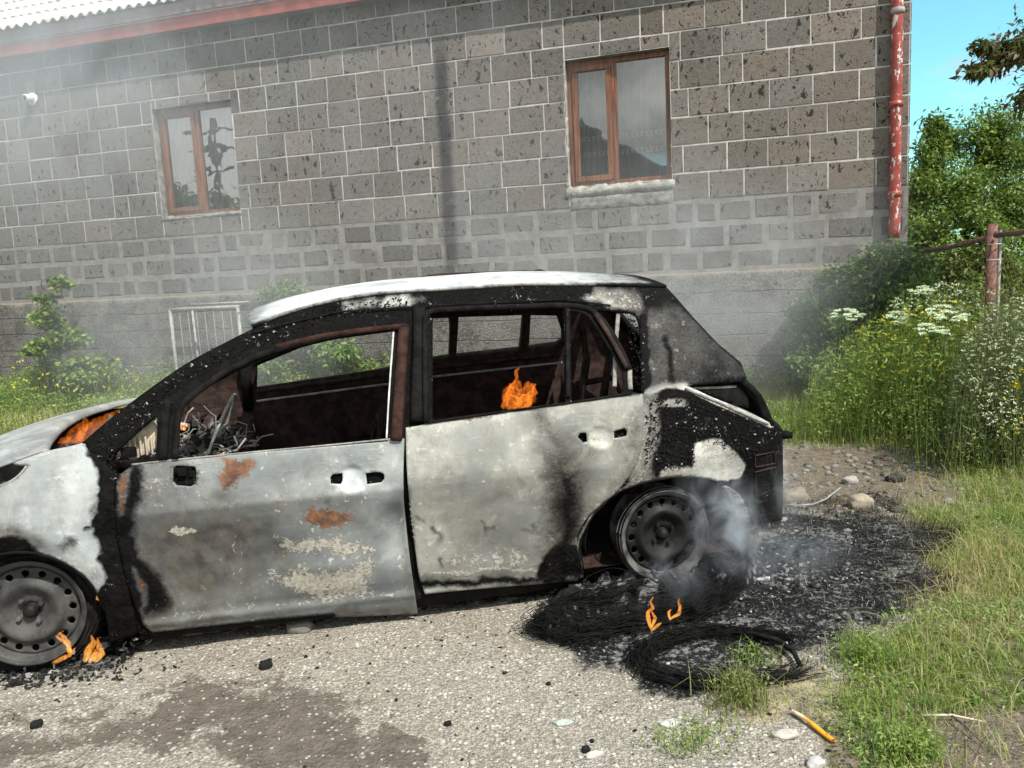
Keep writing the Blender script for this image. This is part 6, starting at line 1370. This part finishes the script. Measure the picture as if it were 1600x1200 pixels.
# white cable
m_ = MB(); m_.tube([ground_at(*q) for q in ((1222,788,.02),(1245,790,.02),(1270,788,.02),(1290,780,.03),(1303,770,.05),(1313,762,.06))], .005, 7); m_.build('thin_cable', M['palepipe'], None, True, label='thin white cable curving over the bare soil from the rear of the car', cat='cable')
# sticks
for i, (q0, q1, lab) in enumerate((((1478,1112), (1535,1160), 'thin grey stick on the bare soil at the lower right'), ((1335,1118), (1362,1140), 'short dark twig in the grass right of the orange strip'), ((1440,1118), (1540,1128), 'pale dry stalk lying in the grass at the lower right'))):
    p, q = ground_at(*q0, .02), ground_at(*q1, .012); m_ = MB(); m_.tube([p, (p+q)/2+[0, .01, .006], q], [.004, .004, .002], 6); m_.build('stick', M['bark'] if i < 2 else M['beige'], None, True, label=lab, cat='stick')
# tufts growing between the wires and the road
def tuft(px, py, n, h, label, seed, col=(G1, G2)):
    r = np.random.default_rng(seed); c = ground_at(px, py); o = empty('grass_tuft', (c[0], c[1], 0), 0, label=label, cat='grass tuft')
    P_ = np.stack([r.normal(0, .055, n), r.normal(0, .045, n), np.full(n, .0)], 1); blades('blade', P_, r.uniform(.25, 1.2, n)*h, np.full(n, .0035), mixcol(n, col[0], col[1], r), M['grass'], .7, seed, o, kind='stuff')
    k = n*2; t_ = r.uniform(.3, 1, k); P2 = np.stack([r.normal(0, .045, k), r.normal(0, .04, k), t_*h*.8], 1); leaves('leaf_spray', P2, r.uniform(.010, .022, k), mixcol(k, col[0], col[1], r), M['leaf'], seed+1, o, ratio=.35, kind='stuff')
tuft(1158, 1098, 220, .13, 'yellow-green grass tuft growing at the front of the wire ring', 191, ((.14, .16, .05), (.26, .26, .10)))
tuft(1180, 1035, 60, .07, 'small green sprig growing inside the wire ring', 192); tuft(1065, 1168, 70, .06, 'small low green sprig on the gravel below the wire ring', 193); tuft(1108, 1150, 50, .05, 'tiny green sprig left of the orange strip', 194)
tuft(1350, 1035, 260, .12, 'bushy green tuft at the edge of the burnt ground on the right', 195); tuft(1420, 1180, 260, .09, 'dense green tuft at the bottom right of the picture', 196)

def flame(px, pts, d, wdt, label, seed, power=6.0, hot=.6, car=False):
    """tongues of fire: each is a list of photo points from root to tip, given real depth d and width"""
    V, F, C = [], [], []; r = np.random.default_rng(seed)
    for tongue, w0 in pts:
        Q = densify(chaikin(np.array(tongue, float), 0), 4, False); n = len(Q); P3 = np.array([at_depth(x, y, d) for x, y in Q]); k0 = len(V); m_ = 10
        T = np.gradient(P3, axis=0); T /= np.linalg.norm(T, axis=1)[:, None]+1e-9; A = np.cross(T, np.array([0, 1.0, 0])); A /= np.linalg.norm(A, axis=1)[:, None]+1e-9
        for i in range(n):
            t_ = i/(n-1); w = w0*(math.sin(math.pi*min(1, (t_*.85+.15)))**.8)*(1+.25*(float(vnoise(i*.6, seed, 0, 3))-.5)) + .0006
            for j in range(m_):
                a = 2*math.pi*j/m_; V.append(P3[i] + A[i]*w*math.cos(a) + np.array([0, 1, 0])*w*.55*math.sin(a) + .15*w*r.normal(size=3)); C.append((power, 0, 0, hot*(1-.6*t_)))
        for i in range(n-1):
            for j in range(m_): F.append((k0+i*m_+j, k0+i*m_+(j+1) % m_, k0+(i+1)*m_+(j+1) % m_, k0+(i+1)*m_+j))
    V = np.array(V); c = V.mean(0); o = mesh('flame', V-c, F, M['flame'], None, True, np.array(C), label=label, cat='flame', group='small flames on the burning car'); o.location = c; return o
flame(None, [([(800,640),(798,618),(808,600),(805,590)], .052), ([(815,640),(822,620),(826,606),(838,600)], .048), ([(800,638),(820,622),(836,612),(830,598)], .022), ([(808,592),(806,580),(812,574)], .010), ([(785,638),(792,622),(800,605),(806,592)], .020), ([(815,638),(828,630),(826,618)], .016)], 4.1, 0, 'bright orange flame inside the rear side window', 201, .95, .10)
flame(None, [([(98,704),(108,690),(122,676),(134,660),(130,652)], .034), ([(112,700),(128,682),(150,664),(176,648),(188,640)], .030), ([(92,704),(100,692),(112,682)], .026), ([(124,690),(128,672),(146,660)], .018)], 3.35, 0, 'red flame behind the bonnet at the foot of the windscreen pillar', 202, .55, .12)
flame(None, [([(195,640),(200,636),(205,632)], .010)], 3.6, 0, 'tiny red glow at the top of the cowl', 203, .7, .0)
flame(None, [([(284,672),(285,664),(282,658)], .010), ([(288,672),(291,666),(293,664)], .006)], 3.2, 0, 'tiny orange flame on the dashboard wreck', 204, 1.4, .6)
flame(None, [([(82,1036),(95,1030),(108,1024),(118,1012)], .008), ([(108,1020),(108,1006),(98,994),(92,988)], .009), ([(112,1018),(100,1003),(88,994),(100,985)], .005)], 2.68, 0, 'curling orange flame licking over the lower front wheel', 205, 1.5, .8)
flame(None, [([(132,1034),(138,1018),(146,1004),(142,992)], .013), ([(148,1034),(158,1022),(154,1006),(152,996)], .012), ([(140,1036),(146,1026),(150,1014)], .011)], 2.72, 0, 'upright orange flame on the ash behind the front wheel', 206, 1.5, .9)
flame(None, [([(152,938),(156,930),(154,918)], .010), ([(162,936),(157,928),(153,920)], .006)], 2.95, 0, 'small flame at the rear of the front wheel arch', 207, 1.4, .7)
flame(None, [([(15,866),(24,864),(33,867)], .005), ([(72,870),(76,872)], .003)], 2.95, 0, 'thin flame glowing under the top of the front arch', 208, 1.2, .3)
flame(None, [([(1019,986),(1014,972),(1012,958),(1020,950),(1016,940),(1021,932)], .007), ([(1020,984),(1026,978),(1034,973)], .006), ([(1018,980),(1024,966),(1018,955)], .006)], 2.72, 0, 'larger of the two flames on the tyre wire heap', 209, 1.5, .8)
flame(None, [([(1046,968),(1052,964),(1060,960),(1063,950),(1060,940),(1062,934)], .006), ([(1046,966),(1045,956),(1049,952)], .005)], 2.75, 0, 'smaller hooked flame on the tyre wire heap, right of the larger', 210, 1.5, .8)

# things behind the photographer that the window panes mirror
def mirrored(x, y, dist):
    """point seen mirrored in the window glass at photo x, y"""
    r = ray(x, y); r = r/np.linalg.norm(r); t_ = ((WP - EYE) @ WN - .12) / (r @ WN); hit = EYE + r*t_; q = r - 2*(r @ WN)*WN; return hit + q*dist
ap = mirrored(915, 197, 22); lb = mirrored(1060, 285, 22); hb = empty('neighbour_house', (ap[0], ap[1], 0), math.atan2(lb[1]-ap[1], lb[0]-ap[0]), label='gabled house across the road, seen mirrored in the right window', cat='house')
hw = np.hypot(*(lb-ap)[:2]); hz = ap[2]; ez = lb[2]
mesh('wall', [(-hw, 0, -.3), (hw, 0, -.3), (hw, 0, ez), (0, 0, hz), (-hw, 0, ez), (-hw, 6, -.3), (hw, 6, -.3), (hw, 6, ez), (0, 6, hz), (-hw, 6, ez)], [(0, 1, 2, 3, 4), (5, 9, 8, 7, 6), (0, 4, 9, 5), (1, 6, 7, 2)], M['rustiron'], hb, False)
for sg in (-1, 1): o = mesh('roof', [(0, -.4, hz+.1), (sg*(hw+.4), -.4, ez-.15), (sg*(hw+.4), 6.4, ez-.15), (0, 6.4, hz+.1)], [(0, 1, 2, 3)], M['gutter'], hb, False); thick(o, .12)
if (mirrored(915, 240, 40)-ap) @ np.array([-math.sin(hb.rotation_euler.z), math.cos(hb.rotation_euler.z), 0]) < 0: hb.scale = (1, -1, 1)
pt = mirrored(331, 200, 20); pl = empty('utility_pole', (pt[0], pt[1], 0), math.atan2(WD[1], WD[0]), label='wooden utility pole with cross arms, seen mirrored in the left window', cat='utility pole')
m_ = MB(); m_.tube([(0, 0, -.2), (0, 0, pt[2]*.5), (0, 0, pt[2]+.3)], [.15, .13, .11], 10); m_.build('pole', M['bark'], pl, True)
for k, z in enumerate((pt[2]-.1, pt[2]-.75, pt[2]-1.5)): m_ = MB(); m_.box((0, .1, z), (2.0-.2*k, .1, .1)); m_.build('cross_arm', M['bark'], pl)
B = (float(mirrored(290, 310, 24)[0]), float(mirrored(290, 310, 24)[1]), 0); hh = mirrored(290, 315, 24)[2]
tree('roadside_tree', B, [(0, 0, 0), (0, 0, hh*.5), (0, 0, hh)], [((0, 0, hh*.95), (2.2, 2, 1.2), 1), ((2.4, 0, hh*.85), (2, 2, 1.0), 1), ((-2.4, 0, hh*.7), (2, 2, 1.0), 1)], 4000, .35, (DK1, DK2), 221, 'green tree across the road, seen mirrored in the left window', 'tree', r0=.2)

# ------------------------------------------------------------------ smoke
def smoke(name, lo, hi, dens, scale, thr, color, label, edges=(.25, .25, .25), aniso=.2, zfade=None, rz=0.0, loc=(0, 0, 0), blobs=None, step=None):
    m_ = MB(); c = (np.array(lo)+np.array(hi))/2; s_ = np.array(hi)-np.array(lo); m_.box((0, 0, 0), s_); t = NT(name); t.t.nodes.remove(t.out); t.out = t.n('ShaderNodeOutputMaterial'); v = t.obj()
    n = t.noise(t.scl(v, (1, 1, .7)), scale, 5, .62, .9); d = t.step(n, thr[0], thr[1])
    sp = t.n('ShaderNodeSeparateXYZ'); t.put(sp.inputs[0], v)
    for i in range(3):
        h = s_[i]/2; a = t.math('ABSOLUTE', sp.outputs[i]); d = t.math('MULTIPLY', d, t.step(a, h, h*(1-edges[i]*2)))
    if blobs:
        acc = None
        for (bc, br, k) in blobs:
            bl = np.array(bc)-c; x = t.n('ShaderNodeVectorMath', operation='SUBTRACT'); t.put(x.inputs[0], v); x.inputs[1].default_value = tuple(bl); y = t.n('ShaderNodeVectorMath', operation='DIVIDE'); t.put(y.inputs[0], x.outputs[0]); y.inputs[1].default_value = tuple(br)
            q = t.n('ShaderNodeVectorMath', operation='LENGTH'); t.put(q.inputs[0], y.outputs[0]); g_ = t.math('MULTIPLY', t.step(q.outputs['Value'], 1.0, .0), k); acc = g_ if acc is None else t.math('ADD', acc, g_)
        d = t.math('MULTIPLY', d, acc)
    pv = t.n('ShaderNodeVolumePrincipled'); pv.inputs['Color'].default_value = (*color, 1); pv.inputs['Anisotropy'].default_value = aniso; t.put(pv.inputs['Density'], t.math('MULTIPLY', d, dens))
    t.put(t.out.inputs['Volume'], pv.outputs[0])
    o = m_.build('smoke', t.m_, None, kind='stuff'); o.location = c; return o
g3 = lambda x, y, d: tuple(at_depth(x, y, d))
# plume drifting between car and wall; upper-left blob thickened to imitate white glare
smoke('smoke_plume', (-6.5, 4.75, .02), (4.0, 6.6, 4.6), 1.0, 1.3, (.30, .72), (.93, .95, .97), '', (.12, .2, .06), blobs=[
    (g3(330, 500, 5.7), (1.4, 1.5, 1.2), .62), (g3(170, 560, 5.8), (1.6, 1.2, .9), .12), (g3(60, 90, 5.8), (2.6, 1.6, 2.2), .95), (g3(1130, 500, 5.6), (1.1, 1.3, .95), .62), (g3(1250, 390, 5.6), (1.1, 1.2, .8), .12), (g3(1050, 400, 5.7), (1.8, 1.2, .9), .38), (g3(760, 360, 5.8), (2.6, 1.4, 1.4), .26), (g3(560, 60, 5.8), (2.2, 1.2, 1.4), .22)])
# wisps at the rear wheel and over the ash
smoke('smoke_wisp', (.45, 2.75, .02), (1.55, 3.75, 1.0), 12.0, 8.5, (.42, .72), (.80, .86, .94), '', (.1, .1, .08), blobs=[(g3(1138, 815, 3.25), (.19, .20, .25), 1.6), (g3(1100, 770, 3.2), (.16, .16, .14), .5), (g3(1210, 860, 3.3), (.42, .30, .14), .45), (g3(1060, 900, 3.0), (.16, .18, .15), .5), (g3(1230, 770, 3.4), (.16, .2, .25), .25)])
